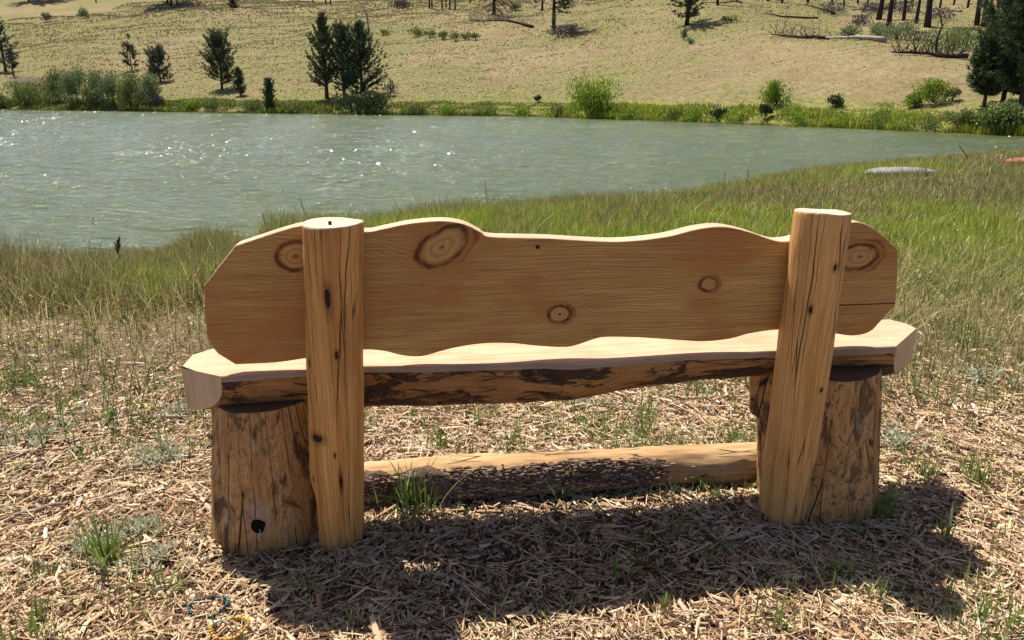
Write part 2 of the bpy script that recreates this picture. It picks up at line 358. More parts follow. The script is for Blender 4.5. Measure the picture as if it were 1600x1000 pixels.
def mat_stump(name, seed, GALL=.8, hole=None):
    m = M(name); p = m.co('Object'); x, y, z = m.sep(p)
    ph = m.m('MULTIPLY', m.m('ARCTAN2', x, m.m('MULTIPLY', y, -1)), .17)
    q = m.m('ADD', ph, m.m('MULTIPLY', m.m('SUBTRACT', m.noise(m.sc(p, 6, 6, 5), 1, 3, .6), .5), .02))
    P2 = m.comb(q, seed, z)
    fib = m.noise(m.comb(m.m('MULTIPLY', q, 150), seed, m.m('MULTIPLY', z, 8)), 1, 5, .75)
    band = m.noise(m.comb(m.m('MULTIPLY', q, 22), seed+3, m.m('MULTIPLY', z, 2.2)), 1, 4, .6)
    t = m.m('ADD', m.m('MULTIPLY', fib, .5), m.m('MULTIPLY', band, .5))
    col = m.ramp(t, [(0.30, (.17, .075, .026)), (0.48, (.52, .275, .10)), (0.68, (.70, .45, .20))])
    # inner-bark remains
    pn = m.noise(m.comb(m.m('MULTIPLY', q, 12), seed+5, m.m('MULTIPLY', z, 5.5)), 1, 6, .72, .6)
    col = m.mix(m.m('MULTIPLY', m.sm(pn, .50, .60), .85), col, m.ramp(fib, [(.3, (.045, .024, .014)), (.7, (.12, .068, .04))]))
    # pale fungal bloom
    wn_ = m.noise(m.comb(m.m('MULTIPLY', q, 16), seed+15, m.m('MULTIPLY', z, 9)), 1, 5, .75)
    mot = m.noise(m.comb(m.m('MULTIPLY', q, 70), seed+25, m.m('MULTIPLY', z, 34)), 1, 5, .75)
    col = m.mix(m.m('MULTIPLY', m.sm(mot, .50, .62), m.m('ADD', .15, m.m('MULTIPLY', m.sm(band, .4, .6), .5))), col, (.11, .055, .028))
    col = m.mix(m.m('MULTIPLY', m.sm(wn_, .56, .68), .6), col, (.42, .36, .29))
    if hole:
        hd = m.m('SQRT', m.m('ADD', m.m('POWER', m.m('DIVIDE', m.m('SUBTRACT', ph, hole[0]), .042), 2), m.m('POWER', m.m('DIVIDE', m.m('SUBTRACT', z, hole[1]+.015), .065), 2)))
        hm_ = m.m('MULTIPLY', m.m('SUBTRACT', 1, m.sm(m.m('ADD', hd, m.m('MULTIPLY', m.m('SUBTRACT', mot, .5), 2.0)), .5, 1.2)), .6)
        col = m.mix(hm_, col, (.46, .36, .27))
    # beetle galleries
    wv = m.noise(m.comb(m.m('MULTIPLY', q, 30), seed+2, m.m('MULTIPLY', z, 24)), 1, 2, .5, col=True)
    pv = m.nd("ShaderNodeVectorMath", operation='MULTIPLY_ADD'); m.put(pv.inputs[0], wv); pv.inputs[1].default_value = (.05, .05, .05); m.put(pv.inputs[2], P2)
    vo = m.voro(m.sc(pv.outputs[0], 34, 1, 17), 1, 'DISTANCE_TO_EDGE')
    gg = m.sm(m.noise(m.comb(m.m('MULTIPLY', q, 45), seed+22, m.m('MULTIPLY', z, 40)), 1, 2, .5), .50, .56)
    gal = m.m('MULTIPLY', m.m('MULTIPLY', m.m('SUBTRACT', 1, m.sm(vo, .015, .05)), gg), GALL)
    v2 = m.voro(m.comb(m.m('MULTIPLY', q, 15), seed*1.7, m.m('MULTIPLY', z, .9)), 1, 'DISTANCE_TO_EDGE')
    crk = m.m('MULTIPLY', m.m('SUBTRACT', 1, m.sm(v2, .003, .016)), m.sm(m.noise(m.comb(m.m('MULTIPLY', q, 9), seed+30, m.m('MULTIPLY', z, 3)), 1, 3, .6), .42, .52))
    drk = m.m('MAXIMUM', m.m('MULTIPLY', gal, .8), crk)
    col = m.mix(drk, col, (.035, .018, .010))
    # darker towards the foot
    foot = m.m('MULTIPLY', m.m('SUBTRACT', 1, m.sm(m.m('ADD', z, m.m('MULTIPLY', pn, .12)), .06, .22)), .45)
    col = m.mix(foot, col, (.085, .048, .026))
    h = m.m('SUBTRACT', m.m('ADD', m.m('MULTIPLY', fib, .4), m.m('MULTIPLY', pn, .9)), m.m('MULTIPLY', drk, 1.3))
    m.principled(col, .8, m.bump(h, .8, .006), .2); return m.mat

def mat_planed(name, a, b, c, axis='x'):
    m = M(name); p = m.co('Object')
    s_ = (4, 60, 60) if axis == 'x' else (60, 60, 4)
    fib = m.noise(m.sc(p, *s_), 1, 4, .65); bl = m.noise(p, 7, 3, .5)
    saw = m.noise(m.sc(p, 60, 6, 6), 1, 2, .5)
    t = m.m('ADD', m.m('MULTIPLY', fib, .6), m.m('MULTIPLY', bl, .4))
    col = m.ramp(t, [(.3, a), (.5, b), (.7, c)])
    m.principled(col, .65, m.bump(m.m('ADD', fib, m.m('MULTIPLY', saw, .6)), .35, .003), .2); return m.mat

def mat_endgrain(name, a, b):
    m = M(name); p = m.co('Object'); x, y, z = m.sep(p)
    r = m.m('SQRT', m.m('ADD', m.m('MULTIPLY', x, x), m.m('MULTIPLY', y, y)))
    rn = m.m('ADD', .5, m.m('MULTIPLY', m.m('SINE', m.m('MULTIPLY', m.m('ADD', r, m.m('MULTIPLY', m.noise(p, 14, 2, .5), .012)), 900)), .5))
    n = m.noise(p, 60, 4, .7)
    v = m.voro(m.sc(p, 18, 18, 18), 1, 'DISTANCE_TO_EDGE')
    col = m.mix(m.m('ADD', m.m('MULTIPLY', rn, .35), m.m('MULTIPLY', n, .6)), a, b)
    col = m.mix(m.m('MULTIPLY', m.m('SUBTRACT', 1, m.sm(v, .005, .03)), m.sm(m.noise(p, 9, 2, .5), .52, .6)), col, (.12, .06, .035))
    m.principled(col, .75, m.bump(n, .5, .003), .15); return m.mat

def mat_bark_side(name, amount=.5, sc=(4, 10, 14), seed=0., rough_bark=False):
    """half-peeled log side: orange inner wood with dark patches of bark"""
    m = M(name); p = m.co('Object'); ps = m.nd("ShaderNodeVectorMath", operation='ADD'); m.put(ps.inputs[0], p); ps.inputs[1].default_value = (seed, 0, seed)
    p = ps.outputs[0]
    fib = m.noise(m.sc(p, 6, 60, 90), 1, 5, .7); bl = m.noise(m.sc(p, 2, 5, 9), 1, 4, .6)
    col = m.ramp(m.m('ADD', m.m('MULTIPLY', fib, .5), m.m('MULTIPLY', bl, .5)), ([(.3, (.22, .12, .055)), (.5, (.46, .29, .145)), (.7, (.64, .46, .28))] if rough_bark else [(.3, (.15, .065, .022)), (.5, (.38, .185, .065)), (.7, (.53, .31, .125))]))
    bn = m.noise(m.sc(p, *sc), 1, 7, .74, .5)
    if rough_bark:
        gate = m.attr('bark'); bm_ = m.sm(m.m('ADD', bn, m.m('MULTIPLY', m.m('SUBTRACT', gate, .5), .9)), .46, .52)
    else:
        bm_ = m.sm(bn, amount, amount+.055)
    fine = m.noise(m.sc(p, 50, 110, 110), 1, 5, .75)
    bcol = m.ramp(fine, [(.3, (.06, .036, .026)), (.5, (.19, .12, .085) if rough_bark else (.075, .045, .035)), (.72, (.42, .30, .23) if rough_bark else (.17, .10, .06))])
    col = m.mix(bm_, col, bcol)
    v = m.voro(m.sc(p, 5, 30, 60), 1, 'DISTANCE_TO_EDGE')
    crk = m.m('MULTIPLY', m.m('SUBTRACT', 1, m.sm(v, .01, .05)), m.sm(m.noise(m.sc(p, 6, 6, 20), 1, 2, .5), .5, .6))
    col = m.mix(m.m('MULTIPLY', crk, .8), col, (.03, .016, .008))
    h = m.m('ADD', m.m('MULTIPLY', bm_, m.m('ADD', .5, m.m('MULTIPLY', fine, 1.2))), m.m('SUBTRACT', m.m('MULTIPLY', fib, .3), crk))
    m.principled(col, .85 if rough_bark else .7, m.bump(h, .9, .010 if rough_bark else .006), .2); return m.mat

def mat_ramp(name, stops, rough=.85, trans=None, gloss=.03, noise_amt=.0):
    m = M(name); v = m.attr('var')
    if noise_amt: v = m.m('ADD', v, m.m('MULTIPLY', m.m('SUBTRACT', m.noise(m.pos(), .5, 3, .5), .5), noise_amt))
    c = m.ramp(v, stops)
    if trans is None: m.principled(c, rough, None, .15)
    else: m.leafy(c, trans, None, .45, gloss)
    return m.mat
def mat_plain(name, c, rough=.6, spec=.3, nscale=30, amt=.25):
    m = M(name); n = m.noise(m.co('Object'), nscale, 4, .6)
    col = m.mix(n, tuple(k*(1-amt) for k in c), tuple(min(1, k*(1+amt)) for k in c)); m.principled(col, rough, m.bump(n, .2, .002), spec); return m.mat

# ================================================================== SETTING
def warp_axis(lo, hi, c, n, k):
    """coordinates dense round c"""
    t = np.linspace(-1, 1, n); a = np.sinh(k*t)/np.sinh(k)
    return np.where(a < 0, c + a*(c-lo), c + a*(hi-c))
gx = warp_axis(-450, 450, 0.0, 440, 7.0); gy = warp_axis(-60, 700, 3.0, 520, 7.2)
X, Y = np.meshgrid(gx, gy); Z = hgt(X, Y)
ground = obj("ground", mesh_np("ground", np.stack([X, Y, Z], -1).reshape(-1, 3), grid_faces(len(gx), len(gy)), smooth=True), mat=mat_ground())
bank_att = (1-sstep(2, 9, Y-yf(X)))*sstep(-.5, .5, Y-yf(X))*(.55+.45*sstep(-10, 8, X))
at = ground.data.attributes.new('bank', 'FLOAT', 'POINT'); at.data.foreach_set('value', bank_att.ravel().astype(np.float32))
tag(ground, kind="structure")
# lake sheet with a calm rim attribute near the far bank
tq = np.concatenate([np.linspace(-4, -1.1, 20, endpoint=False), np.linspace(-1.1, 1.25, 560), np.linspace(1.3, 4, 12)]); yq = np.concatenate([np.geomspace(6.0, 90, 520), [100, 130]])
TQ, WY = np.meshgrid(tq, yq); WX = TQ*WY
keepb = (1-sstep(-.6, 1.2, WY-yf(WX)))
calm = 1-sstep(0.5, 6.0, (yf(WX)-WY)); calm = np.maximum(calm, .7*sstep(12, 24, WX)*(1-sstep(2, 12, yf(WX)-WY)))
amp = (.5+.9*fbm(WX*.12, WY*.2, 77, 2))*(1-.8*calm)*sstep(-.2, 1.5, WY-yn(WX))
wv_ = .060*(fbm(WX*.55+WY*.12, WY*1.25, 81, 3)-.5) + .050*(fbm(WX*1.5-WY*.3, WY*4.4, 83, 3)-.5) + .05*(1-np.abs(2*vnoise(WX*.9+WY*.3, WY*2.4, 85)-1)-.5)
WZ = LAKE + amp*wv_*1.6
wme = mesh_np("lake", np.stack([WX, WY, WZ], -1).reshape(-1, 3), grid_faces(len(tq), len(yq)), smooth=True)
at = wme.attributes.new('calm', 'FLOAT', 'POINT'); at.data.foreach_set('value', calm.ravel().astype(np.float32))
lake = obj("lake_water", wme, mat=mat_water()); tag(lake, kind="structure")
# added crests turned so the sun flashes at the camera
def glint_facets(n):
    y = 9.0*(78/9.0)**rng.random(n); x = rng.uniform(-.8, .8, n)*y; d1 = y-yn(x); d2 = yf(x)-y
    pr = (.10+.9*sstep(.45, .70, fbm(x*.25, y*.22, 87, 3)))*(1-.8*sstep(-6, 8, x))
    k = (d1 > .3) & (d2 > 2.0) & (rng.random(n) < pr); x, y = x[k], y[k]; n = len(x)
    vd = np.stack([-x, -y, np.full(n, 2.24)], -1); vd /= np.linalg.norm(vd, axis=1)[:, None]
    hv = vd+np.array(SUN[:])[None]; hv /= np.linalg.norm(hv, axis=1)[:, None]; hv += rng.normal(0, .055, (n, 3)); hv /= np.linalg.norm(hv, axis=1)[:, None]
    u = np.cross(hv, [0, 0, 1.]); u /= np.linalg.norm(u, axis=1)[:, None]; v = np.cross(u, hv); sc_ = np.minimum(y, 30)*(y/30)**.35*rng.lognormal(-.66, .55, n)
    c = np.stack([x, y, np.full(n, LAKE+.022)], -1); uu = u*(.00068*sc_)[:, None]; vv = v*(.00042*sc_)[:, None]
    V = np.stack([c-uu, c-vv, c+uu, c+vv], 1).reshape(-1, 3); return mesh_np("sun_glints", V, np.arange(4*n).reshape(-1, 4))
mcr = M("glint_gloss"); mcr.principled((.10, .12, .08), .22, None, .5, 1.333)
o = obj("sun_glints", glint_facets(30000), mat=mcr.mat); tag(o, "small facets added over the lake, tilted to flash the sun at the camera", "glint", kind="stuff")

# ================================================================== BENCH
BO = np.array([0.0, 2.065]); BA = R(7.0)
U2 = np.array([math.cos(BA), math.sin(BA)]); N2 = np.array([-math.sin(BA), math.cos(BA)])
def w2l(p): q = np.asarray(p[:2])-BO; return np.array([q@U2, q@N2, p[2]])
def l_at_z(px, py, z): return w2l(at_z(px, py, z))
def l_at_t(px, py, t0, k=0.0, z0=0.55):
    """ray hit with bench-local plane t = t0 + k*(z-z0)"""
    d = ray(px, py); o = np.array([0, 0, CAMH]); do = np.array([d[:2]@U2, d[:2]@N2, d[2]]); oo = w2l(o)
    s_ = (t0 + k*(oo[2]-z0) - oo[1])/(do[1]-k*do[2]); return oo+s_*do
bench = empty("log_bench", (BO[0], BO[1], 0), BA)
tag(bench, "rustic log bench seen from behind, standing on wood chips above the lake", "bench")
def catmull(P, n, closed=False):
    P = np.asarray(P, float); out = []; N = len(P)
    for i in range(N if closed else N-1):
        g = (lambda j: P[j % N]) if closed else (lambda j: P[min(max(j, 0), N-1)])
        p0, p1, p2, p3 = g(i-1), g(i), g(i+1), g(i+2)
        for q in range(n):
            t = q/n; out.append(.5*((2*p1)+(-p0+p2)*t+(2*p0-5*p1+4*p2-p3)*t*t+(-p0+3*p1-3*p2+p3)*t**3))
    if not closed: out.append(P[-1])
    return np.array(out)
# --- backrest board
BT, BK = -0.018, -0.07
segs = [  # (points, smooth)
    ([(318, 447), (367, 384)], 0),
    ([(367, 384), (400, 373), (440, 360), (475, 352), (520, 355), (570, 362), (600, 357), (640, 349), (690, 345), (725, 350), (750, 362), (768, 370), (850, 372), (920, 376),
      (975, 377), (1040, 370), (1090, 358), (1130, 354), (1170, 362), (1205, 374), (1228, 377), (1260, 370), (1300, 355), (1333, 347), (1350, 349), (1365, 356)], 1),
    ([(1365, 356), (1380, 368), (1404, 391)], 0), ([(1404, 391), (1403, 430), (1400, 476)], 0), ([(1400, 476), (1365, 515)], 0),
    ([(1365, 515), (1352, 522), (1330, 525), (1300, 521), (1250, 516), (1210, 516), (1170, 522), (1140, 530), (1100, 534), (1060, 532), (1000, 528), (950, 527), (930, 530), (900, 540), (880, 543),
      (840, 541), (800, 537), (760, 537), (720, 542), (690, 549), (660, 557), (630, 556), (600, 549), (570, 547), (530, 552), (480, 560), (430, 567), (368, 570)], 1),
    ([(368, 570), (340, 553)], 0), ([(340, 553), (325, 530), (320, 490), (318, 447)], 1)]
prof = []
for pts, sm_ in segs:
    c = catmull(pts, 5) if sm_ else np.array(pts, float)
    prof.extend([tuple(q) for q in c[:-1]])
prof = [l_at_t(px, py, BT, BK) for px, py in prof]
P = np.array(prof); n = len(P); TH = .064
def shrink(P2, d):
    a = np.roll(P2, 1, 0); b = np.roll(P2, -1, 0); e = b-a; e /= np.linalg.norm(e, axis=1)[:, None]; nn = np.stack([e[:, 1], -e[:, 0]], -1)
    c = P2.mean(0); sgn = np.sign(((c-P2)*nn).sum(1).mean()); return P2+nn*d*sgn
pz = P[:, [0, 2]]; rings_ = []
for off, dt in ((.0045, 0.0), (.0012, .0012), (0, .005), (0, TH-.005), (.0012, TH-.0012), (.0045, TH)):
    q = shrink(pz, off); rings_.append(np.stack([q[:, 0], BT+BK*(q[:, 1]-.55)+dt, q[:, 1]], -1))
bm = bmesh.new(); vs = [[bm.verts.new(v) for v in r] for r in rings_]
for a, b in zip(vs[:-1], vs[1:]):
    for i in range(n):
        f = bm.faces.new((a[i], a[(i+1) % n], b[(i+1) % n], b[i])); f.smooth = True
        if a is vs[2] or a is vs[1]: f.material_index = 1
f0 = bm.faces.new(vs[0]); f1 = bm.faces.new(list(reversed(vs[-1])))
bmesh.ops.recalc_face_normals(bm, faces=bm.faces)
me = bpy.data.meshes.new("backrest"); bm.to_mesh(me); bm.free()
kn = []
for (px, py, a, b, rot, amp, infl) in [(690, 386, 42, 27, 28, .055, 2.6), (463, 401, 27, 21, 10, .035, 2.4), (875, 491, 17, 13, 0, .028, 3.2), (1107, 444, 14, 11, 0, .02, 3.0), (1343, 401, 27, 18, 10, .035, 2.2)]:
    q = l_at_t(px, py, BT, BK); s_ = np.linalg.norm(q-w2l((0, 0, CAMH)))/F
    kn.append((q[0], q[2], a*s_, b*s_, R(rot), amp, infl))
KNOTS = kn
ck = l_at_t(1285, 478, BT, BK); CRACK = (ck[0]-.05, ck[2])
M_BOARD = mat_board(); M_PLANED = mat_planed("planed_pale_wood", (.42, .28, .17), (.56, .40, .27), (.66, .51, .37))
me.materials.append(M_BOARD); me.materials.append(M_PLANED)
backrest = obj("backrest", me, bench)
M_DARK = mat_plain("dark_iron", (.02, .018, .016), .5)
def disc(name, c, r, nrm_t, mat, parent, depth=.006, k=12, inner=None):
    g = Geo(); g.tube([np.array(c)+np.array([0, -depth, 0]), np.array(c)+np.array([0, depth, 0])], [r, r], k); 
    return obj(name, g.mesh(name, smooth=False), parent, mat)
q = l_at_t(840, 386, BT, BK); disc("screw_head", q, .0055, 0, M_DARK, backrest, .003, 10)
# --- seat slab
SZ = .555
near_top = [(345, 588), (400, 583), (480, 578), (570, 572), (650, 571), (720, 569), (800, 567), (850, 566), (900, 570), (950, 566), (1000, 560), (1100, 553), (1205, 548), (1300, 545), (1400, 541)]
nt_l = np.array([l_at_z(px, py, SZ) for px, py in near_top])
botl = np.array([l_at_t(px, py, .05) for px, py in [(288, 643), (345, 641), (480, 638), (570, 643), (640, 639), (700, 638), (760, 635), (820, 632), (880, 624), (960, 609), (1060, 600), (1140, 594), (1200, 590), (1300, 592), (1380, 592), (1412, 583)]])
farl = np.array([[-.93, .235], [-.85, .25], [-.6, .26], [-.3, .25], [0, .26], [.3, .24], [.6, .26], [.9, .265], [1.1, .27], [1.25, .265]])
EL = [l_at_z(px, py, SZ) for px, py in [(345, 588), (283, 575), (303, 552), (335, 544)]]; ER = [l_at_z(px, py, SZ) for px, py in [(1400, 541), (1433, 512), (1400, 500), (1385, 498)]]
EL = np.array(EL); ER = np.array(ER)
# end outline as function of t: s_left(t), s_right(t)
tl = np.array([EL[0, 1], EL[1, 1], EL[2, 1], EL[3, 1], .30]); sl_ = np.array([EL[0, 0], EL[1, 0], EL[2, 0], EL[3, 0], EL[3, 0]+.1])
tr = np.array([ER[0, 1], ER[1, 1], ER[2, 1], .31]); sr_ = np.array([ER[0, 0], ER[1, 0], ER[2, 0], ER[2, 0]-.12])
NSs = 240; w = np.linspace(0, 1, NSs)
# section profile: list of (a = fraction of depth, zfun) where the rows share w, s from ends at that t
rows = []
def tn(s): return np.interp(s, nt_l[:, 0], nt_l[:, 1])
def zb(s): return np.interp(s, botl[:, 0], botl[:, 2])
def tf(s): return np.interp(s, farl[:, 0], farl[:, 1])
smin0, smax0 = EL[1, 0], ER[1, 0]
def row(kind, f, zz):
    """kind: fraction f across depth; zz(s) height"""
    s = smin0 + (smax0-smin0)*w
    for _ in range(6):
        t = tn(s) + f*(tf(s)-tn(s))
        t0 = t[0]; t1 = t[-1]
        a = np.interp(t0, tl, sl_); b = np.interp(t1, tr, sr_); s = a + (b-a)*w
    t = tn(s)+f*(tf(s)-tn(s)); z = (zz(s) if callable(zz) else zz) + 0*s
    return np.stack([s, t, z], -1)
def wob(s, seed, amp, fr=9): return amp*(fbm(s*fr, s*0+seed, seed, 4)-.5)*2
sec = []
for f in (1.0, .8, .6, .4, .2, .08): sec.append(row('t', f, lambda s: SZ + 0*s + wob(s, 3, .0012, 5)))
sec.append(row('t', .012, lambda s: SZ - .0005+0*s)); sec.append(row('t', 0.0, lambda s: SZ - .004))
iTop = len(sec)-1
chz = lambda s: SZ-.012-.016*fbm(s*4, s*0+2, 31, 3)
sec.append(row('t', -.006, chz)); iCh = len(sec)-1
ang = [0.08, .2, .35, .5, .65, .8, .92, 1.0]
for k_, a_ in enumerate(ang):
    th = a_*math.pi/2
    f = -.006 + .30*(1-math.cos(th))
    def zz(s, th=th, k_=k_):
        z0 = chz(s); z1 = zb(s); return z0 + (z1-z0)*math.sin(th) + wob(s, 40+k_, .004, 14)*(1 if 0 < k_ < 7 else .4)
    r_ = row('t', f, zz); r_[:, 1] += wob(r_[:, 0], 60+k_//2, .006, 8); sec.append(r_)
sec.append(row('t', .6, lambda s: zb(s)-.004)); sec.append(row('t', .85, lambda s: zb(s)+.03)); sec.append(row('t', 1.0, lambda s: SZ-.03+0*s))
# slant the left end-face inwards towards the bottom of the bark side
S = np.array(sec); nr = len(sec)
V = S.reshape(-1, 3)
Q = []; mi = []
for r_ in range(nr):
    r2 = (r_+1) % nr
    for i in range(NSs-1):
        Q.append((r_*NSs+i, r_*NSs+i+1, r2*NSs+i+1, r2*NSs+i)); mi.append(0 if r_ < iTop or r_ == nr-1 else (1 if r_ == iTop else 2))
# end caps
T = []
def cap(col, tt_, ss_, flip):
    """end face: a vertical ruled surface over the plan outline of the slab's end"""
    global V
    pr = S[:, col, :]; bot = pr[iTop+1:]; o_ = np.argsort(bot[:, 1]); bt_, bz_ = bot[o_, 1], bot[o_, 2]
    tg = np.unique(np.concatenate([np.linspace(pr[:, 1].min(), pr[:, 1].max(), 22), tt_[(tt_ > pr[:, 1].min()) & (tt_ < pr[:, 1].max())]]))
    zt = np.interp(tg, [pr[iTop, 1]-.006, pr[iTop, 1], pr[iTop-1, 1]], [SZ-.03, SZ-.004, SZ]); zb_ = np.minimum(np.interp(tg, bt_, bz_), zt); s_ = np.interp(tg, tt_, ss_)
    b0 = len(V); V = np.vstack([V, np.stack([s_, tg, zt], -1), np.stack([s_, tg, zb_], -1)]); n_ = len(tg)
    for i in range(n_-1):
        q = (b0+i, b0+i+1, b0+n_+i+1, b0+n_+i); Q.append(q if flip else q[::-1]); mi.append(3)
cap(0, tl, sl_, True); cap(NSs-1, tr, sr_, False)
M_SEATTOP = mat_planed("seat_top_wood", (.40, .24, .14), (.55, .36, .23), (.64, .46, .32))
M_CHAMF = mat_planed("shaded_edge_wood", (.26, .19, .13), (.38, .28, .20), (.46, .36, .26))  # greyer copy of the planed wood, the edge's shade mixed into it
M_SEATSIDE = mat_bark_side("half_peeled_bark", .505, (4.5, 9, 15), 3.1)
M_SEATEND = mat_planed("sawn_end_grain", (.44, .30, .17), (.62, .45, .27), (.72, .55, .36), "z")
me = mesh_np("seat", V, Q, T, smooth=True, mats=[M_SEATTOP, M_CHAMF, M_SEATSIDE, M_SEATEND], matidx=mi)
bm = bmesh.new(); bm.from_mesh(me); bmesh.ops.recalc_face_normals(bm, faces=bm.faces)
for f in bm.faces:
    if f.material_index == 3: f.smooth = False
    
bm.to_mesh(me); bm.free()
me.set_sharp_from_angle(angle=R(38)) if hasattr(me, 'set_sharp_from_angle') else None
seat = obj("seat", me, bench)
# knot on the seat near edge (1110,555)
# --- posts
def round_log(name, base, top, r0, r1, mats, parent, cut=None, clampt=None, seed=0, nz=110, na=96, rn=.0025, extra=None, topz=None):
    """log along base->top (bench local); object origin at base, local z up the log"""
    base = np.array(base); top = np.array(top); H = top[2]-base[2]
    zz = np.concatenate([[0], np.linspace(.002, 1, nz)])*H
    th = np.linspace(0, 2*np.pi, na, endpoint=False)
    TH_, ZZ = np.meshgrid(th, zz); f = ZZ/H
    r = r0+(r1-r0)*f
    r = r*(1+ (fbm(np.cos(TH_)*1.2+5+np.sin(TH_)*.7, ZZ*2.3+np.sin(TH_)*1.1, seed, 3)-.5)*.14) + (fbm(TH_*6, ZZ*9, seed+5, 3)-.5)*rn*2
    if extra is not None: r = extra(r, TH_, ZZ)
    # TH measured so that th=0 faces the camera (-t)
    x = np.sin(TH_)*r; y = -np.cos(TH_)*r
    if cut is not None: x, y = cut(x, y, ZZ)
    if clampt is not None: y = np.minimum(y, clampt-(base[1]+(top[1]-base[1])*f))
    dx = (top[0]-base[0])*f; dy = (top[1]-base[1])*f
    zt = ZZ.copy()
    V = np.stack([x+dx, y+dy, zt], -1)
    # rounded top rim, slightly uneven saw cut
    rim = [(.992, .003), (.965, .0065), (.6, .008), (.3, .0085)]
    last = V[-1]; c = last.mean(0); more = []
    for sc_, up in rim: 
        rr = c+(last-c)*sc_; rr[:, 2] = H+up; more.append(rr)
    V = np.concatenate([V.reshape(-1, 3), np.array(more).reshape(-1, 3)])
    tilt = (fbm(V[:, 0]*8, V[:, 1]*8, seed+3, 2)-.5)*.012 + V[:, 0]*(topz or 0)
    V[:, 2] += tilt*sstep(H*.97, H, V[:, 2])
    nrow = len(zz)+len(rim); Q = grid_faces(na, nrow, True)
    ci = len(V); cc = V[-na:].mean(0); V = np.vstack([V, cc]); T = [(ci, (nrow-1)*na+i, (nrow-1)*na+(i+1) % na) for i in range(na)]
    nq = len(Q); mi = np.zeros(nq+len(T), int); mi[(len(zz))*na:] = 1
    me = mesh_np(name, V, Q, T, smooth=True, mats=mats, matidx=mi)
    if hasattr(me, 'set_sharp_from_angle'): me.set_sharp_from_angle(angle=R(50))
    o = obj(name, me, parent, loc=base); return o
M_POST_L = mat_round("peeled_pine_left", (.40, .165, .044), (.68, .335, .098), (.80, .47, .175), 2.0,
                     spots=[(.026, .86, .0045, .036), (-.038, .875, .003, .006), (.034, .70, .003, .012), (-.022, .67, .0035, .012), (-.02, .44, .016, .014), (.02, .39, .0025, .008), (-.05, .30, .003, .010), (.03, .30, .004, .028)])
M_POST_R = mat_round("peeled_pine_right", (.46, .21, .064), (.72, .385, .130), (.80, .51, .215), 6.0,
                     spots=[(-.002, .91, .004, .010), (-.036, .785, .004, .012), (.016, .53, .006, .008), (.04, .445, .002, .002)])
M_POSTTOP = mat_endgrain("post_end_grain", (.50, .36, .25), (.70, .55, .42))
Lb = w2l((-.541, 1.985, -.05)); Lt = w2l((-.470, 1.93, .993)); Rb = w2l((.888, 2.130, -.05)); Rt = w2l((.874, 2.075, 1.0))
def cutL(x, y, z):
    lim = -.054 - .06*sstep(.20, .36, z-.02) + .003*np.sin(z*20); return np.maximum(x, lim), y
def cutR(x, y, z):
    lim = .038 + .06*sstep(.24, .36, z); return np.minimum(x, lim), y
postL = round_log("post", Lb, Lt, .0775, .0785, [M_POST_L, M_POSTTOP], bench, cutL, .003, 4, topz=.02)
postR = round_log("post", Rb, Rt, .0815, .0765, [M_POST_R, M_POSTTOP], bench, cutR, .003, 9, topz=-.03)
# nail in the left post's top
tz = Lt + np.array([-.004, -.035, .012]); g = Geo(); g.tube([tz+[0, 0, -.01], tz+[0, 0, .004], tz+[0, 0, .005]], [.0045, .0045, .003], 10)
me = g.mesh("screw_head"); o = obj("screw_head", me, postL, M_DARK); o.location = -Lb
# --- stump legs
def stump_extra_R(r, th, z):
    # stub of a cut limb on the left flank under the seat
    d = (th-1.5*np.pi+.25); b = np.exp(-(d/.33)**2)*sstep(.335, .345, z)
    return r + .026*b
SB2 = mat_stump("stump_wood_right", 8.0)
M_STOP = mat_endgrain("shaded_stump_top", (.055, .032, .02), (.13, .08, .05))  # top grain darkened to pass for shade beneath the seat
lb = w2l((-.765, 2.055, -.05)); lt = w2l((-.755, 2.095, .448)); rb = w2l((1.030, 2.215, -.05)); rt = w2l((1.015, 2.285, .480))
hq = l_at_t(403, 823, lb[1]-.178)-np.array(lb)
SB = mat_stump("stump_wood_left", 1.0, .35, (math.atan2(hq[0], .178)*.17, hq[2]))
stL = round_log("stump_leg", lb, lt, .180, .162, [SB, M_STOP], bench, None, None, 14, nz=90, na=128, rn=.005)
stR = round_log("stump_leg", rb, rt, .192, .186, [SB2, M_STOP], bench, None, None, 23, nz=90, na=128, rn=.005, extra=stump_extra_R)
# bolt hole near the left stump's foot: black plug stands for shade inside
hc = l_at_t(403, 823, (stL.location[1]-.168)); hc = hc - np.array(lb)
g = Geo(); k = 14; th = np.linspace(0, 2*np.pi, k, endpoint=False)
ringo = lambda r, y: np.stack([np.cos(th)*r*(1+.08*np.sin(3*th)), np.full(k, y), np.sin(th)*r*1.08], -1)
V = np.vstack([ringo(.0205, .004), ringo(.0195, -.0045), ringo(.015, -.0035), ringo(.008, -.002)]); V[:, 0] += .002*np.sin(V[:, 2]*300); Q = grid_faces(k, 4, True); V = np.vstack([V, [[0, -.002, 0]]])
g.add(V, Q, [(4*k, 3*k+i, 3*k+(i+1) % k) for i in range(k)]); o = obj("bolt_hole_plug", g.mesh("bolt_hole_plug"), stL, mat_plain("hole_dark", (.014, .011, .010), 1.0, .02)); o.location = hc+np.array([0, .002, 0])
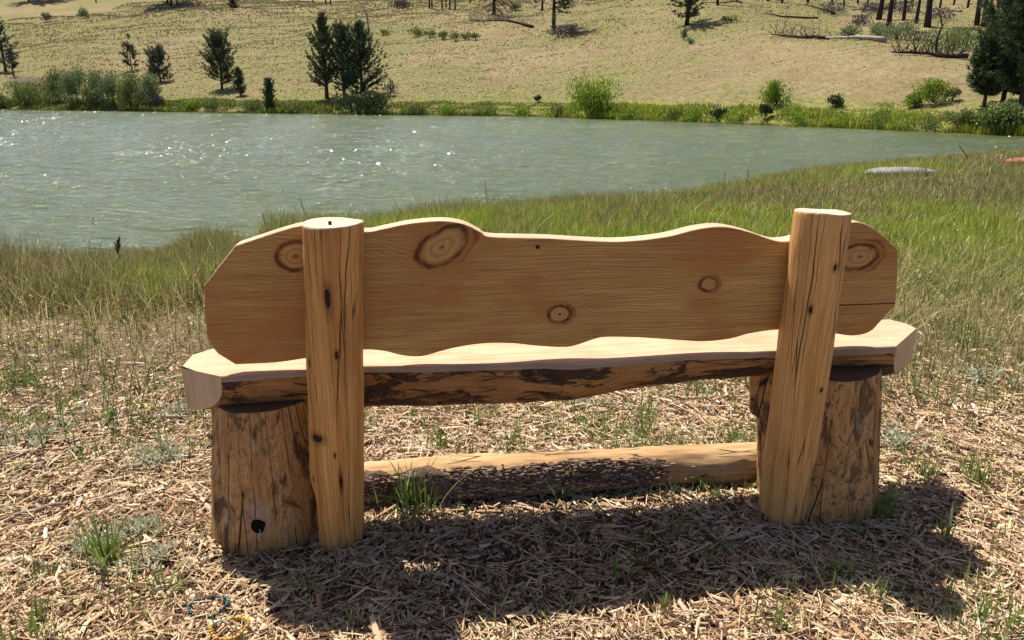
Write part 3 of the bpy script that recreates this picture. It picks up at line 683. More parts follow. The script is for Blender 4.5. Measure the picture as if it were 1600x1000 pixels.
# --- low stretcher log between the stumps
s0 = w2l((-.60, 2.195, .058)); s1 = w2l((.87, 2.352, .068)); npt = 150; k = 64
tt = np.linspace(0, 1, npt); th = np.linspace(0, 2*np.pi, k, endpoint=False)
TT, TH_ = np.meshgrid(tt, th, indexing='ij')
barkg = np.where(TT < .68, 1., 0.)*1.0
barkg = 1-.85*sstep(.62, .85, TT)
topness = np.sin(TH_)     # up
bark = np.clip(barkg*(1-sstep(.62, .92, topness+.5*(fbm(TT*14, TH_*2, 8, 3)-.5)))*(.35+.65*sstep(-.8, -.1, topness)), 0, 1)
rr = .070+.004*np.sin(TT*7)+.008*sstep(.1, .6, TT)*0 + (fbm(TT*9, np.cos(TH_)*2+3, 5, 4)-.5)*.018
rr += bark*(.006+.010*(fbm(TT*60, TH_*6, 77, 4)-.3))
axis = s0[None, None, :]+(s1-s0)[None, None, :]*TT[..., None]
axis[..., 2] += .012*np.sin(TT*math.pi)
V = axis + np.stack([np.zeros_like(TT), -np.cos(TH_)*rr, np.sin(TH_)*rr], -1)
me = mesh_np("stretcher_log", V.reshape(-1, 3), grid_faces(k, npt, True), smooth=True)
at = me.attributes.new('bark', 'FLOAT', 'POINT'); at.data.foreach_set('value', bark.ravel().astype(np.float32))
stretcher = obj("stretcher_log", me, bench, mat_bark_side("stretcher_bark", .5, (9, 16, 22), 1.7, True))
# bark flakes on the stretcher
g = Geo()
for i in range(1500):
    t_ = random.random()*.86; a = random.uniform(-.5, .95)
    if random.random() > (1-.85*sstep(.6, .8, t_)): continue
    c = s0+(s1-s0)*t_; c = c+np.array([0, -math.cos(a)*.078, math.sin(a)*.078+.012*math.sin(t_*3.14)])
    n_ = np.array([0, -math.cos(a), math.sin(a)]); u = np.array([1, 0, 0])*random.uniform(.006, .020)*[1,.5][i%2]; v = np.cross(n_, u); v = v/np.linalg.norm(v)*random.uniform(.0015, .0045)
    tl_ = n_*random.uniform(-.004, .004)
    j_ = lambda: random.uniform(.4, 1.3)
    V4 = [c-u*j_()-v*j_()*.6+tl_, c+u*j_()-v*j_(), c+u*j_()*.7+v*j_()-tl_, c-u*j_()*.8+v*j_()]; top = [np.array(p_)+n_*random.uniform(.001,.0035) for p_ in V4]
    g.add(np.array(V4+top), [(4, 5, 6, 7), (0, 1, 5, 4), (1, 2, 6, 5), (2, 3, 7, 6), (3, 0, 4, 7)], var=random.random())
o = obj("bark_flakes", g.mesh("bark_flakes"), bench, mat_ramp("bark_flake", [(0, (.08, .05, .035)), (.5, (.22, .14, .10)), (.9, (.44, .31, .23)), (1, (.50, .25, .12))], .9)); o["kind"] = "stuff"

# ================================================================== WOOD CHIPS
CHIP_STOPS = [(0, (.05, .028, .016)), (.18, (.16, .088, .048)), (.34, (.36, .225, .125)), (.46, (.48, .36, .24)), (.62, (.56, .40, .245)), (.80, (.68, .53, .36)), (.90, (.38, .33, .27)), (1, (.82, .74, .58))]
M_CHIP = mat_ramp("wood_chips", CHIP_STOPS, .85)
def chips_mesh(name, x, y, z0, L, Wd, zoff, tiltmax=.35, two=False, thick=.004):
    n = len(x); a = rng.uniform(0, 2*np.pi, n); pit = rng.normal(0, tiltmax, n)*.6; rol = rng.normal(0, tiltmax, n)
    d = np.stack([np.cos(a)*np.cos(pit), np.sin(a)*np.cos(pit), np.sin(pit)], -1)
    s = np.stack([-np.sin(a), np.cos(a), np.zeros(n)], -1); up = np.cross(d, s)
    s2 = s*np.cos(rol)[:, None]+up*np.sin(rol)[:, None]; up2 = np.cross(d, s2); up2 *= np.sign(up2[:, 2:3]+1e-9)
    c = np.stack([x, y, z0+zoff], -1)
    bend = rng.normal(0, .12, n)*L; kk = rng.uniform(.3, 1.0, (n, 3)); 
    st = []; 
    for i, f in enumerate((-.5, 0, .5)):
        w_ = Wd*(1.0 if i == 1 else kk[:, i])*.5
        cc = c + d*(L*f)[:, None] + s2*(bend*(f*f*4-.5)*.6)[:, None]
        th_ = thick*rng.uniform(.5, 1.3, n)
        st += [cc-s2*w_[:, None]-up2*th_[:, None], cc+up2*(th_*.6)[:, None]-s2*(w_*rng.uniform(-.6, .6, n))[:, None], cc+s2*w_[:, None]-up2*th_[:, None]]
    V = np.stack(st, 1).reshape(-1, 3); b = np.arange(n)[:, None]*9
    fq = np.array([[0, 3, 4, 1], [1, 4, 5, 2], [3, 6, 7, 4], [4, 7, 8, 5]])
    Q = (b[:, :, None]+fq[None]).reshape(-1, 4)
    patch = fbm(x*1.6, y*1.6, 50, 3)
    var = np.clip(rng.beta(1.3, 1.25, n)*.95 + (patch-.5)*.3 + (rng.random(n) > .97)*.25, 0, 1)
    return mesh_np(name, V, Q, None, np.repeat(var, 9))
def scatter(n, y0, y1, ax=.86, bx=.7):
    u = rng.random(n); y = y0*(y1/y0)**u; x = rng.uniform(-1, 1, n)*(ax*y+bx); return x, y
def mulch(x, y):
    """1 = deep chips, 0 = none"""
    e = 3.45 + .35*np.sin(x*1.3+.6) - .35*sstep(.6, 2.4, x) - .1*sstep(-1.2, -2.5, x) + (fbm(x*1.5, y*1.5, 91, 3)-.5)*1.6
    return 1-sstep(e-.5, e+.9, y)
x, y = scatter(150000, 1.05, 7.0); mk = rng.random(len(x)) < np.maximum(mulch(x, y), .10*(y < 6)); x, y = x[mk], y[mk]
n = len(x); L = np.clip(rng.lognormal(math.log(.021), .6, n), .007, .11); Wd = np.clip(rng.lognormal(math.log(.0048), .5, n), .0018, .018)
zo = rng.random(n)**1.5*.022+.002
hb = hgt(x, y)
chips = obj("wood_chips", chips_mesh("wood_chips", x, y, hb, L, Wd, zo), mat=M_CHIP); tag(chips, "shredded pale brown wood chip mulch covering the ground round the bench", "mulch", kind="stuff")
x, y = scatter(38000, 1.05, 5.5); mk = rng.random(len(x)) < mulch(x, y); x, y = x[mk], y[mk]; n = len(x)
fib = obj("wood_shreds", chips_mesh("wood_shreds", x, y, hgt(x, y), np.clip(rng.lognormal(math.log(.055), .5, n), .02, .17), rng.uniform(.0015, .004, n), rng.random(n)*.02+.014, .22, thick=.0015), mat=M_CHIP)
x, y = scatter(2200, 1.05, 5.0); mk = rng.random(len(x)) < mulch(x, y); x, y = x[mk], y[mk]; n = len(x)
big = obj("coarse_chips", chips_mesh("coarse_chips", x, y, hgt(x, y), np.clip(rng.lognormal(math.log(.065), .4, n), .03, .16), rng.uniform(.006, .018, n), rng.random(n)*.012+.018, .25, thick=.003), mat=M_CHIP)
tag(big, "larger flat wood splinters and bark pieces lying on the mulch", "mulch", kind="stuff")
tag(fib, "thin stringy wood shreds mixed through the bark mulch", "mulch", kind="stuff")

# ================================================================== GRASS
def blades(name, x, y, z, h, w, var, leanx=0, lean=.35, curl=.5, st=3):
    n = len(x); a = rng.uniform(0, 2*np.pi, n); le = np.abs(rng.normal(0, lean, n))
    dx = np.cos(a)*le+leanx; dy = np.sin(a)*le
    fa = rng.uniform(0, 2*np.pi, n); sx = np.cos(fa); sy = np.sin(fa)
    cu = rng.uniform(.2, 1, n)*curl
    rowsv = []; fr = np.linspace(0, 1, st+1)
    for i, f in enumerate(fr):
        hz = h*(f-.28*cu*f*f); off = h*(f*.55+f*f*cu)
        cx = x+dx*off; cy = y+dy*off; cz = z+hz
        wd = w*(1-.25*f)*.5
        if i == st: rowsv += [np.stack([cx, cy, cz], -1)]
        else: rowsv += [np.stack([cx-sx*wd, cy-sy*wd, cz], -1), np.stack([cx+sx*wd, cy+sy*wd, cz], -1)]
    V = np.stack(rowsv, 1).reshape(-1, 3); k = 2*st+1; b = np.arange(n)[:, None]*k
    fq = np.array([[2*i, 2*i+1, 2*i+3, 2*i+2] for i in range(st-1)]).reshape(-1, 4); ft = np.array([[2*st-2, 2*st-1, 2*st]])
    Q = (b[:, :, None]+fq[None]).reshape(-1, 4) if st > 1 else None
    T = (b[:, :, None]+ft[None]).reshape(-1, 3)
    return mesh_np(name, V, Q, T, np.repeat(var, k))
GR = [(0, (.22, .27, .05)), (.15, (.33, .36, .11)), (.3, (.25, .28, .09)), (.42, (.19, .195, .075)), (.52, (.32, .30, .12)), (.65, (.38, .33, .14)), (.82, (.54, .45, .22)), (1, (.68, .58, .34))]
M_GRASS = mat_ramp("meadow_grass", GR, trans=.5, gloss=.02)
GB = [(0, (.29, .38, .03)), (.5, (.21, .30, .04)), (1, (.48, .45, .10))]
M_BRIGHT = mat_ramp("fresh_green_grass", GB, trans=.45, gloss=.03)
GRD = [(0, (.14, .18, .05)), (.35, (.20, .21, .07)), (.65, (.30, .24, .11)), (.82, (.33, .21, .12)), (1, (.46, .37, .22))]
M_REED = mat_ramp("dark_sedge", GRD, trans=.35, gloss=.02)

def spot(px, py, rx, ry, x, y):
    """soft ellipse on the ground round the spot seen at px,py, radii in metres"""
    c = ghit(px, py); return np.exp(-(((x-c[0])/rx)**2+((y-c[1])/ry)**2))
# tall meadow behind the chips, thinning towards the bench
N = 330000
x, y = scatter(N, 2.6, 32.0, .85, .8); dn = yn(x)-y
cover = 1-mulch(x, y)
right = sstep(.6, 2.6, x); left = sstep(-1.0, -2.3, x)
patch = fbm(x*.9, y*.9, 61, 4)
# grass is dense beyond ~4.2 m; sparse weeds nearer
dens = .10*cover + .95*sstep(3.9, 4.7, y+(patch-.5)*1.6) + right*.55*sstep(2.8, 3.9, y+(patch-.5)*1.2)
dens = np.clip(dens, 0, 1)*(1-.35*right*sstep(8, 4, y))*(.40+.60*sstep(.30, .55, patch+.12*sstep(6, 9, y)))
mk = (rng.random(len(x)) < dens) & (dn > -.25)
x, y, dn, patch, right, left = x[mk], y[mk], dn[mk], patch[mk], right[mk], left[mk]; n = len(x); zg = hgt(x, y)
tall = sstep(3.8, 4.8, y)*(.55+.45*sstep(-.5, -2, x)) 
H = rng.uniform(.45, 1.2, n)*(.09+.13*tall+.15*tall*(1-right)+.08*sstep(5, 0, dn)*sstep(4, 6, y))*(.7+.6*patch)
tp = np.interp(800+x/y*F, [0, 150, 250, 300, 350, 380, 400, 425, 600, 680, 800, 1000, 1100, 1200, 1300, 1400, 1600], [392, 397, 392, 371, 368, 385, 374, 340, 336, 320, 309, 300, 288, 265, 256, 247, 239])
hm = (CAMH-zg) - y*np.tan(PITCH-np.arctan((500-tp)/F)); H = np.minimum(H, np.maximum(hm, .05)*rng.uniform(.8, 1.35, n)+.02)
W = .0026+.00075*y*rng.uniform(.6, 1.2, n)
H = H*(.35+1.15*fbm(x*1.3, y*1.3, 66, 4))*(1-.2*right*sstep(9, 5, y)); cpat = fbm(x*.5+9, y*.5, 71, 3); cp2 = fbm(x*2.2, y*2.2, 73, 3)
seedy = sstep(.44, .60, cpat)
bare = np.exp(-((y-4.1)/.7)**2)*.8*(1-right*.5) + right*np.exp(-((y-4.4)/2.2)**2)*.35
var = rng.beta(1.6, 2.6, n)*.75 + .20*seedy + .26*right*sstep(11, 5, y)*sstep(.35, .55, patch) + .40*bare*rng.random(n) + (cp2-.5)*.35 + (rng.random(n) > .95)*.34 + .12*sstep(3.5, 2, dn)
leftdark = sstep(-1.2, -2.0, x)*sstep(9, 8, y)*sstep(4.6, 5.4, y)
var = np.clip(var - .12*(1-bare)*leftdark, 0, 1)
# bright zones near the water
bright = (.45+.8*sstep(.38, .6, fbm(x*.8, y*.8, 131, 3)))*np.clip(spot(740, 336, 1.6, 1.3, x, y)+spot(640, 350, .8, .8, x, y)+spot(500, 368, .9, .7, x, y)+spot(1230, 284, 3.0, 1.8, x, y)*1.2+spot(1130, 296, 1.5, 1.2, x, y)+.8*spot(270, 460, .35, .3, x, y)
                 +.8*spot(800, 356, 2, 1.8, x, y)+.75*spot(960, 356, 3, 1.6, x, y)+.7*spot(1180, 352, 3, 1.5, x, y)+.35*spot(1450, 380, 2.5, 2.5, x, y), 0, 1)
dark = np.clip(spot(920, 335, 2.2, 1.2, x, y)+spot(1080, 318, 2.5, 1.5, x, y)+spot(1250, 305, 3, 1.4, x, y)+spot(1400, 290, 4, 2, x, y)+spot(1560, 262, 5, 3, x, y)+spot(330, 402, 1.0, .7, x, y)+spot(1560, 300, 4, 2, x, y)*.6
               +.8*spot(120, 440, 4, 1.4, x, y)+.4*leftdark, 0, 1)
rb_ = rng.random(n); isb = rb_ < bright*.9; isd = (~isb) & (rng.random(n) < dark*.75); ism = ~(isb | isd)
for nm, mk, mt, lab, hs in (("meadow_grass", ism, M_GRASS, "mixed green and straw coloured meadow grass between the bench and the lake", 1.0),
                        ("fresh_grass", isb, M_BRIGHT, "bright yellow-green grass lining the near shore of the lake", .95),
                        ("shore_sedge", isd, M_REED, "dark olive and rusty sedge with seed heads near the water", 1.15)):
    o = obj(nm, blades(nm, x[mk], y[mk], zg[mk], H[mk]*hs, W[mk], np.clip(var[mk] if nm == "meadow_grass" else rng.random(mk.sum()), 0, 1), .05, .5, .6, 2), mat=mt)
    tag(o, lab, "grass", kind="stuff")
# dry litter lying in the meadow edge
x, y = scatter(11000, 3.0, 9.0); mk = rng.random(len(x)) < (sstep(3.2, 4.0, y)*(1-sstep(5.0, 6.5, y))); x, y = x[mk], y[mk]; n = len(x)
o = obj("dry_straw", blades("dry_straw", x, y, hgt(x, y)+.004, rng.uniform(.05, .28, n), rng.uniform(.002, .004, n), rng.uniform(.6, .95, n), 0, 1.6, .7, 3), mat=M_GRASS)
tag(o, "bleached dry straw lying flat along the edge of the meadow", "straw", kind="stuff")

# ---- single plants in the chips
def tuft_mesh(nm, nb, h, w, spread, mat, seedv=(0, .6), lean=.45, curl=.8):
    r = np.abs(rng.normal(0, spread, nb)); a = rng.uniform(0, 6.28, nb); x = r*np.cos(a); y = r*np.sin(a)
    me = blades(nm, x, y, np.zeros(nb)-.01, rng.uniform(.5, 1.25, nb)*h, w*rng.uniform(.6, 1.2, nb), rng.uniform(*seedv, nb), 0, lean, curl, 4)
    me.materials.append(mat); return me
GT = [(0, (.12, .19, .03)), (.5, (.17, .25, .05)), (.85, (.27, .31, .09)), (1, (.50, .42, .22))]
M_TUFT = mat_ramp("tuft_grass", GT, trans=.4, gloss=.05)
def gz(px, py): p = ghit(px, py); return p
tufts = [(170, 885, .16, 46, .030, "large bent green grass tuft in the chips left of the left stump"),
         (645, 800, .17, 70, .055, "thick shaded grass tuft growing against the lower log beside the left post"),
         (1385, 815, .13, 26, .026, "dark upright grass tuft at the right foot of the right stump"),
         (1530, 760, .14, 26, .045, "spreading green grass tuft near the right edge beyond the bench shadow"),
         (1440, 745, .10, 34, .060, "low broad grass tuft just right of the right stump"),
         (880, 785, .12, 16, .05, "grass tuft with long sideways blades in front of the lower log"),
         (1570, 985, .12, 12, .018, "broad-bladed grass tuft in the bottom right corner"),
         (1370, 945, .10, 16, .05, "pale green tuft lying on the front edge of the bench shadow"),
         (1480, 850, .11, 14, .03, "small upright tuft at the right end of the bench shadow"),
         (60, 985, .09, 18, .05, "grass tuft in the bottom left corner of the chips"),
         (75, 905, .07, 10, .015, "short tuft between two grey sticks at the far left"),
         (250, 930, .10, 22, .06, "flattened grass tuft just left of the two bead bracelets"),
         (175, 665, .10, 16, .015, "narrow upright tuft above the silvery plant left of the bench"),
         (800, 700, .09, 26, .05, "grass tuft directly behind the middle of the lower log"),
         (1000, 655, .12, 22, .05, "grass tuft under the middle of the seat beyond the log"),
         (690, 705, .10, 26, .05, "grass tuft behind the left half of the lower log"),
         (1090, 620, .12, 30, .05, "grass tuft seen just under the right part of the seat"),
         (1190, 650, .10, 22, .03, "grass tuft close left of the right stump"),
         (560, 990, .08, 10, .03, "grass tuft at the bottom edge inside the left part of the bench shadow"),
         (850, 985, .07, 8, .02, "tiny grass tuft at the bottom edge below the shadow"),
         (1210, 990, .11, 16, .04, "leaning grass tuft at the bottom edge below the right post"),
         (1040, 955, .07, 10, .03, "small tuft on the lit chips right of the picture centre"),
         (960, 905, .11, 18, .06, "dark tuft with long blades inside the middle of the bench shadow"),
         (1300, 905, .09, 16, .05, "dark tuft inside the right part of the bench shadow"),
         (480, 925, .10, 16, .05, "dark tuft in the bench shadow just before the left post"),
         (1340, 700, .10, 0, .0, "")]
for (px, py, h, nb, sp, lab) in tufts:
    if not nb: continue
    p = gz(px, py); o = obj("grass_tuft", tuft_mesh("grass_tuft", int(nb*1.4), h*1.08, .0062, sp, M_TUFT, (0, .85)), loc=p)
    tag(o, lab, "grass tuft", "grass tufts growing through the wood chips")
# long flat blades lying on the chips
# weeds: many small ones are uncountable ground cover
x, y = scatter(16000, 1.2, 6.0); mk = rng.random(len(x)) < (.10+.9*sstep(.50, .66, fbm(x*2.0, y*2.0, 120, 3)))*np.where(y < 2.3, .5, 1.0)*np.where((np.abs(x) < .9) & (y < 2.2), .3, 1.0); x, y = x[mk], y[mk]
cx = np.repeat(x, 7); cy = np.repeat(y, 7); n = len(cx); cx = cx+rng.normal(0, .014, n); cy = cy+rng.normal(0, .014, n)
o = obj("weed_cover", blades("weed_cover", cx, cy, hgt(cx, cy), rng.uniform(.025, .10, n), .0030+.0006*cy, rng.uniform(0, .95, n), 0, .5, .7, 2), mat=M_TUFT)
tag(o, "small scattered weeds and grass shoots coming up through the chips", "weeds", kind="stuff")
# silvery sage plants: small leaves round short stems
M_SAGE = mat_ramp("silver_sage", [(0, (.22, .25, .16)), (.6, (.38, .40, .27)), (1, (.55, .56, .42))], trans=.2, gloss=.02)
def sage_mesh(ns, h, sp, leaf=.030):
    ns = int(ns*1.6)
    g = Geo()
    for i in range(ns):
        a = random.uniform(0, 6.28); r = abs(random.gauss(0, sp)); b = np.array([math.cos(a)*r, math.sin(a)*r, -.005]); hh = h*random.uniform(.5, 1.1)
        tip = b+np.array([math.cos(a)*hh*.4+random.gauss(0, .01), math.sin(a)*hh*.4+random.gauss(0, .01), hh])
        for k_ in range(11):
            f = .15+.85*k_/10; c = b+(tip-b)*f; aa = k_*2.4+random.random(); el = .3+f*.8
            d = np.array([math.cos(aa)*math.cos(el), math.sin(aa)*math.cos(el), math.sin(el)]); s_ = np.cross(d, [0, 0, 1]); s_ = s_/(np.linalg.norm(s_)+1e-6)
            l_ = leaf*random.uniform(.7, 1.2)*(1.1-.5*f)
            g.add([c, c+d*l_*.5+s_*l_*.16, c+d*l_, c+d*l_*.5-s_*l_*.16], [(0, 1, 2, 3)], var=random.random())
    me = g.mesh("silver_plant"); me.materials.append(M_SAGE); return me
for (px, py, ns, h, sp, lab) in [(255, 722, 26, .085, .055, "silvery sage plant in the chips left of the left stump"),
                                 (165, 865, 34, .075, .075, "largest silvery plant, around the big grass tuft at left"),
                                 (225, 835, 12, .07, .03, "small silvery plant between the large one and the left stump"),
                                 (245, 878, 14, .06, .05, "feathery grey-green plant close to the foot of the left stump"),
                                 (60, 690, 26, .07, .07, "silvery plant low at the left edge beside a grey stick"),
                                 (1400, 700, 22, .09, .06, "silvery plant close to the right side of the right stump"),
                                 (910, 632, 18, .06, .07, "grey-green plant seen just beneath the seat"),
                                 (1530, 600, 22, .09, .08, "greyish plant in the thin grass right of the seat end"),
                                 (280, 650, 16, .06, .05, "small silvery plant just left of the seat end")]:
    p = gz(px, py); o = obj("silver_plant", sage_mesh(ns, h, sp), loc=p); tag(o, lab, "plant", "silvery plants in the wood chips")
# yellow flowered weeds on the right: thin stems with tiny heads
M_STEM = mat_ramp("weed_stem", [(0, (.12, .16, .04)), (.6, (.22, .23, .08)), (.9, (.34, .27, .13)), (1, (.65, .50, .04))], trans=.25, gloss=.02)
g = Geo()
def in_right(x, y): return (x > .9) & (y > 2.9)
x, y = scatter(2600, 2.5, 7.0); m1 = in_right(x, y) | ((x < -.95) & (y > 2.3) & (y < 4.8)); x, y = x[m1], y[m1]; zz_ = hgt(x, y)
for a, b, c in zip(x, y, zz_):
    h = random.uniform(.06, .22); lx, ly = random.gauss(0, .03), random.gauss(0, .03); p0 = np.array([a, b, c]); p1 = p0+[lx, ly, h]
    w_ = .0016+.0003*b; s_ = np.array([w_, 0, 0])
    g.add([p0-s_, p0+s_, p1+s_*.5, p1-s_*.5], [(0, 1, 2, 3)], var=random.uniform(0, .9))
    for k_ in range(random.randint(4, 9)):
        f = random.uniform(.25, 1); cc = p0+(p1-p0)*f; aa = random.uniform(0, 6.28); l_ = random.uniform(.010, .028)
        d = np.array([math.cos(aa)*l_, math.sin(aa)*l_, l_*random.uniform(.1, .9)]); q = np.array([-d[1], d[0], 0])*.22
        g.add([cc, cc+d*.5+q, cc+d, cc+d*.5-q], [(0, 1, 2, 3)], var=random.uniform(0, .92))
    if random.random() < .06:
        r_ = .006; g.add([p1+[-r_, 0, 0], p1+[0, -r_, .002], p1+[r_, 0, 0], p1+[0, r_, .004]], [(0, 1, 2, 3)], var=1.0)
o = obj("leafy_weeds", g.mesh("leafy_weeds"), mat=M_STEM); tag(o, "thin leafy weeds with a few tiny yellow flowers at the meadow edge", "weeds", kind="stuff")

# ---- sticks and splinters big enough to point at
M_STICK = mat_ramp("grey_stick", [(0, (.20, .155, .125)), (.5, (.36, .30, .25)), (1, (.62, .50, .36))], .85)
def stick(px0, py0, px1, py1, r, var, lab, flat=1.0, bend=.02, name="stick", cat="stick", z=.022):
    a = gz(px0, py0); b = gz(px1, py1); a[2] += z; b[2] += z; n = 7; f = np.linspace(0, 1, n)[:, None]; P_ = a+(b-a)*f; L_ = np.linalg.norm(b-a)
    sd = np.array([-(b-a)[1], (b-a)[0], 0]); sd /= np.linalg.norm(sd)+1e-6
    P_ += sd*(np.sin(f*3.1)*bend*L_*3) + sd*rng.normal(0, .006, (n, 1)); P_[:, 2] += rng.normal(0, .002, n)
    c = P_.mean(0).copy(); g = Geo(); g.tube(P_-c, r*np.array([.45, .8, 1, 1, .95, .8, .4]), 7, True, var, flat)
    o = obj(name, g.mesh(name, [M_STICK]), loc=c); tag(o, lab, cat, "loose sticks and splinters on the chips")
for a in [(5, 820, 105, 795, .008, .15, "long grey curved stick at the left edge of the chips"), (0, 770, 165, 690, .006, .1, "thin dark branch slanting up from the left edge"),
          (0, 718, 58, 714, .007, .75, "short pale stick at the left edge below the tall grass"), (2, 889, 60, 886, .009, .85, "straight pale stick near the left edge, level with the big tuft"),
          (130, 672, 300, 660, .008, .6, "long pale splintered stick left of the seat end"), (35, 660, 72, 632, .007, .7, "pale stick leaning towards the tall grass at left"),
          (630, 708, 675, 714, .008, .8, "short round pale stick behind the lower log"), (1060, 935, 1072, 992, .006, .7, "curved thin stick crossing the bottom edge of the chips")]:
    stick(*a)
for a in [(1125, 858, 1210, 828, .012, .55, "flat pale splinter before the right post, in shade"), (1125, 850, 1200, 905, .004, .35, "crooked thin twig in the shadow before the right post"),
          (665, 860, 725, 835, .008, .4, "narrow grey splinter in the shadow right of the left post"), (738, 870, 790, 845, .008, .45, "wide grey splinter in the middle of the shadow"),
          (705, 912, 758, 945, .010, .5, "thick grey splinter low in the middle of the shadow"), (1300, 955, 1345, 938, .010, .95, "short broad bright splinter on the front edge of the shadow"),
          (1300, 832, 1352, 836, .008, .7, "pale splinter lying at the foot of the right stump"), (290, 935, 312, 962, .009, .8, "pale round splinter beside the green bead bracelet"),
          (1455, 735, 1482, 752, .007, .95, "small bright splinter on the chips at right"), (1245, 925, 1170, 935, .006, .35, "thin grey splinter in the shadow below the right post")]:
    stick(*a, flat=.35, bend=.01, name="wood_splinter", cat="splinter")
# upright dry stalks by the right post
def leaning(px, py, pxt, pyt, r, lab):
    a = gz(px, py); b = at_y(pxt, pyt, a[1]-.03); g = Geo(); g.tube([a*0, (b-a)*.5+[.004, 0, 0], b-a], [r, r*.8, r*.3], 5, True, .85); o = obj("dry_stalk", g.mesh("dry_stalk", [M_STICK]), loc=a); tag(o, lab, "stalk")
leaning(1232, 812, 1248, 770, .003, "pale dry stalk leaning against the foot of the right post")
leaning(1050, 790, 1045, 745, .003, "short pale stalk standing before the lower log, left of the right post")

# ---- bead bracelets
def bracelet(px, py, rx, ry, n, r, cols, lab, name="bead_bracelet"):
    p = gz(px, py); g = Geo()
    bm = bmesh.new(); bmesh.ops.create_icosphere(bm, subdivisions=1, radius=1); BV = np.array([v.co[:] for v in bm.verts]); BF = np.array([[v.index for v in f.verts] for f in bm.faces]); bm.free()
    for i in range(n):
        a = 2*math.pi*i/n; c = np.array([math.cos(a)*rx*(1+.06*math.sin(3*a)), math.sin(a)*ry, .030+.004*math.sin(2*a+1)])
        g.add(BV*r*random.uniform(.85, 1.1)+c, None, BF, cols(i))
    o = obj(name, g.mesh(name, [M_BEAD], True), loc=p); tag(o, lab, "bracelet")
mb = M("glass_beads"); mb.principled(mb.ramp(mb.attr('var'), [(0, (.006, .03, .035)), (.3, (.01, .07, .08)), (.45, (.03, .13, .13)), (.5, (.45, .25, .03)), (.8, (.62, .42, .05)), (.9, (.65, .66, .62)), (1, (.75, .75, .72))], 'CONSTANT'), .25, None, .5); M_BEAD = mb.mat
bracelet(327, 962, .050, .040, 30, .0056, lambda i: random.choice([.1, .32, .1, .46]), "dark teal bead bracelet lying on the chips near the bottom left")
bracelet(360, 996, .046, .040, 26, .0060, lambda i: .92 if i in (9, 10, 11, 12) else random.choice([.55, .82, .55]), "amber and white bead bracelet at the bottom edge of the chips")

# ---- single upright stalks by the near shore
M_DARKST = mat_ramp("dark_stalk", [(0, (.05, .045, .02)), (1, (.12, .08, .05))])
def shore_stalk(px, py0, py1, dx, lab, heads=True, r=.006, mat=None):
    a = ghit(px, py0); zc = a[1]; b = at_y(px+dx, py1, a[1]); g = Geo(); L_ = b-a
    P_ = [a*0+L_*f+np.array([.02*math.sin(f*5), 0, 0]) for f in np.linspace(0, 1, 6)]
    g.tube(P_, np.linspace(r, r*.5, 6), 5, True, .5)
    if heads:
        for f in np.linspace(.6, 1, 9):
            c = L_*f; g.tube([c, c+np.array([random.choice([-1, 1])*.03, 0, .05])], [r*1.3, r*.4], 4, True, .9)
    o = obj("reed_stalk", g.mesh("reed_stalk", [mat or M_DARKST]), loc=a); tag(o, lab, "stalk", "tall stalks standing above the shore grass")
shore_stalk(152, 420, 343, -7, "tall thin reddish stalk against the water at left")
shore_stalk(186, 420, 378, -3, "dark feathery stalk standing above the left shore grass")
shore_stalk(487, 372, 310, -16, "dark leaning stalk above the shore just left of the left post", False, .012)
shore_stalk(417, 385, 333, -3, "short dark stalk by the shore left of the left post", False, .010)
shore_stalk(762, 336, 285, -4, "pale branching stalk standing at the shore behind the backrest", True, .005, M_STEM)
shore_stalk(1130, 300, 270, 3, "dark stalk at the shore right of the backrest centre", True, .003)
shore_stalk(1165, 296, 266, 5, "dark stalk at the shore before the bright grass", True, .003)
shore_stalk(1512, 252, 226, -12, "bare twig leaning over the water near the right shore", False, .012)

# ---- upturned boats in the grass
def hull(px, py, Ln, Wd, Hh, rot, mat, lab):
    p = ghit(px, py)+np.array([0, 0, .02]); a = np.linspace(-1, 1, 33); b = np.linspace(0, math.pi, 13); A_, B_ = np.meshgrid(a, b, indexing='ij')
    wd = Wd/2*(1-np.abs(A_)**2.6); x = A_*Ln/2; y = np.cos(B_)*wd; z = Hh*(1-np.abs(A_)**3)*np.sin(B_)**.7 + .02
    V = np.stack([x, y, z], -1).reshape(-1, 3); me = mesh_np("upturned_kayak", V, grid_faces(13, 33), smooth=True)
    o = empty("upturned_kayak", p, rot); tag(o, lab, "kayak"); obj("hull", me, o, mat)
    g = Geo(); g.tube([(-Ln*.46, 0, Hh*.55), (-Ln*.25, 0, Hh*1.0), (0, 0, Hh*1.06), (Ln*.25, 0, Hh*1.0), (Ln*.46, 0, Hh*.55)], .010, 6); obj("keel", g.mesh("keel"), o, mat)
    g = Geo(); rimp = [(x_*Ln/2, s_*Wd/2*(1-abs(x_)**2.6), .03) for s_ in (1,) for x_ in np.linspace(-1, 1, 25)]; g.tube(rimp, .008, 5, False)
    rimp = [(x_*Ln/2, -Wd/2*(1-abs(x_)**2.6), .03) for x_ in np.linspace(-1, 1, 25)]; g.tube(rimp, .008, 5, False); obj("gunwale", g.mesh("gunwale"), o, mat)
hull(1405, 274, 1.35, .5, .085, R(6), mat_plain("grey_hull", (.24, .24, .23), .9), "pale grey upturned kayak half hidden in the shore grass at right")
hull(1625, 256, 1.7, .5, .08, R(8), mat_plain("red_hull", (.34, .12, .07), .7), "orange-red upturned kayak cut off by the right edge of the view")

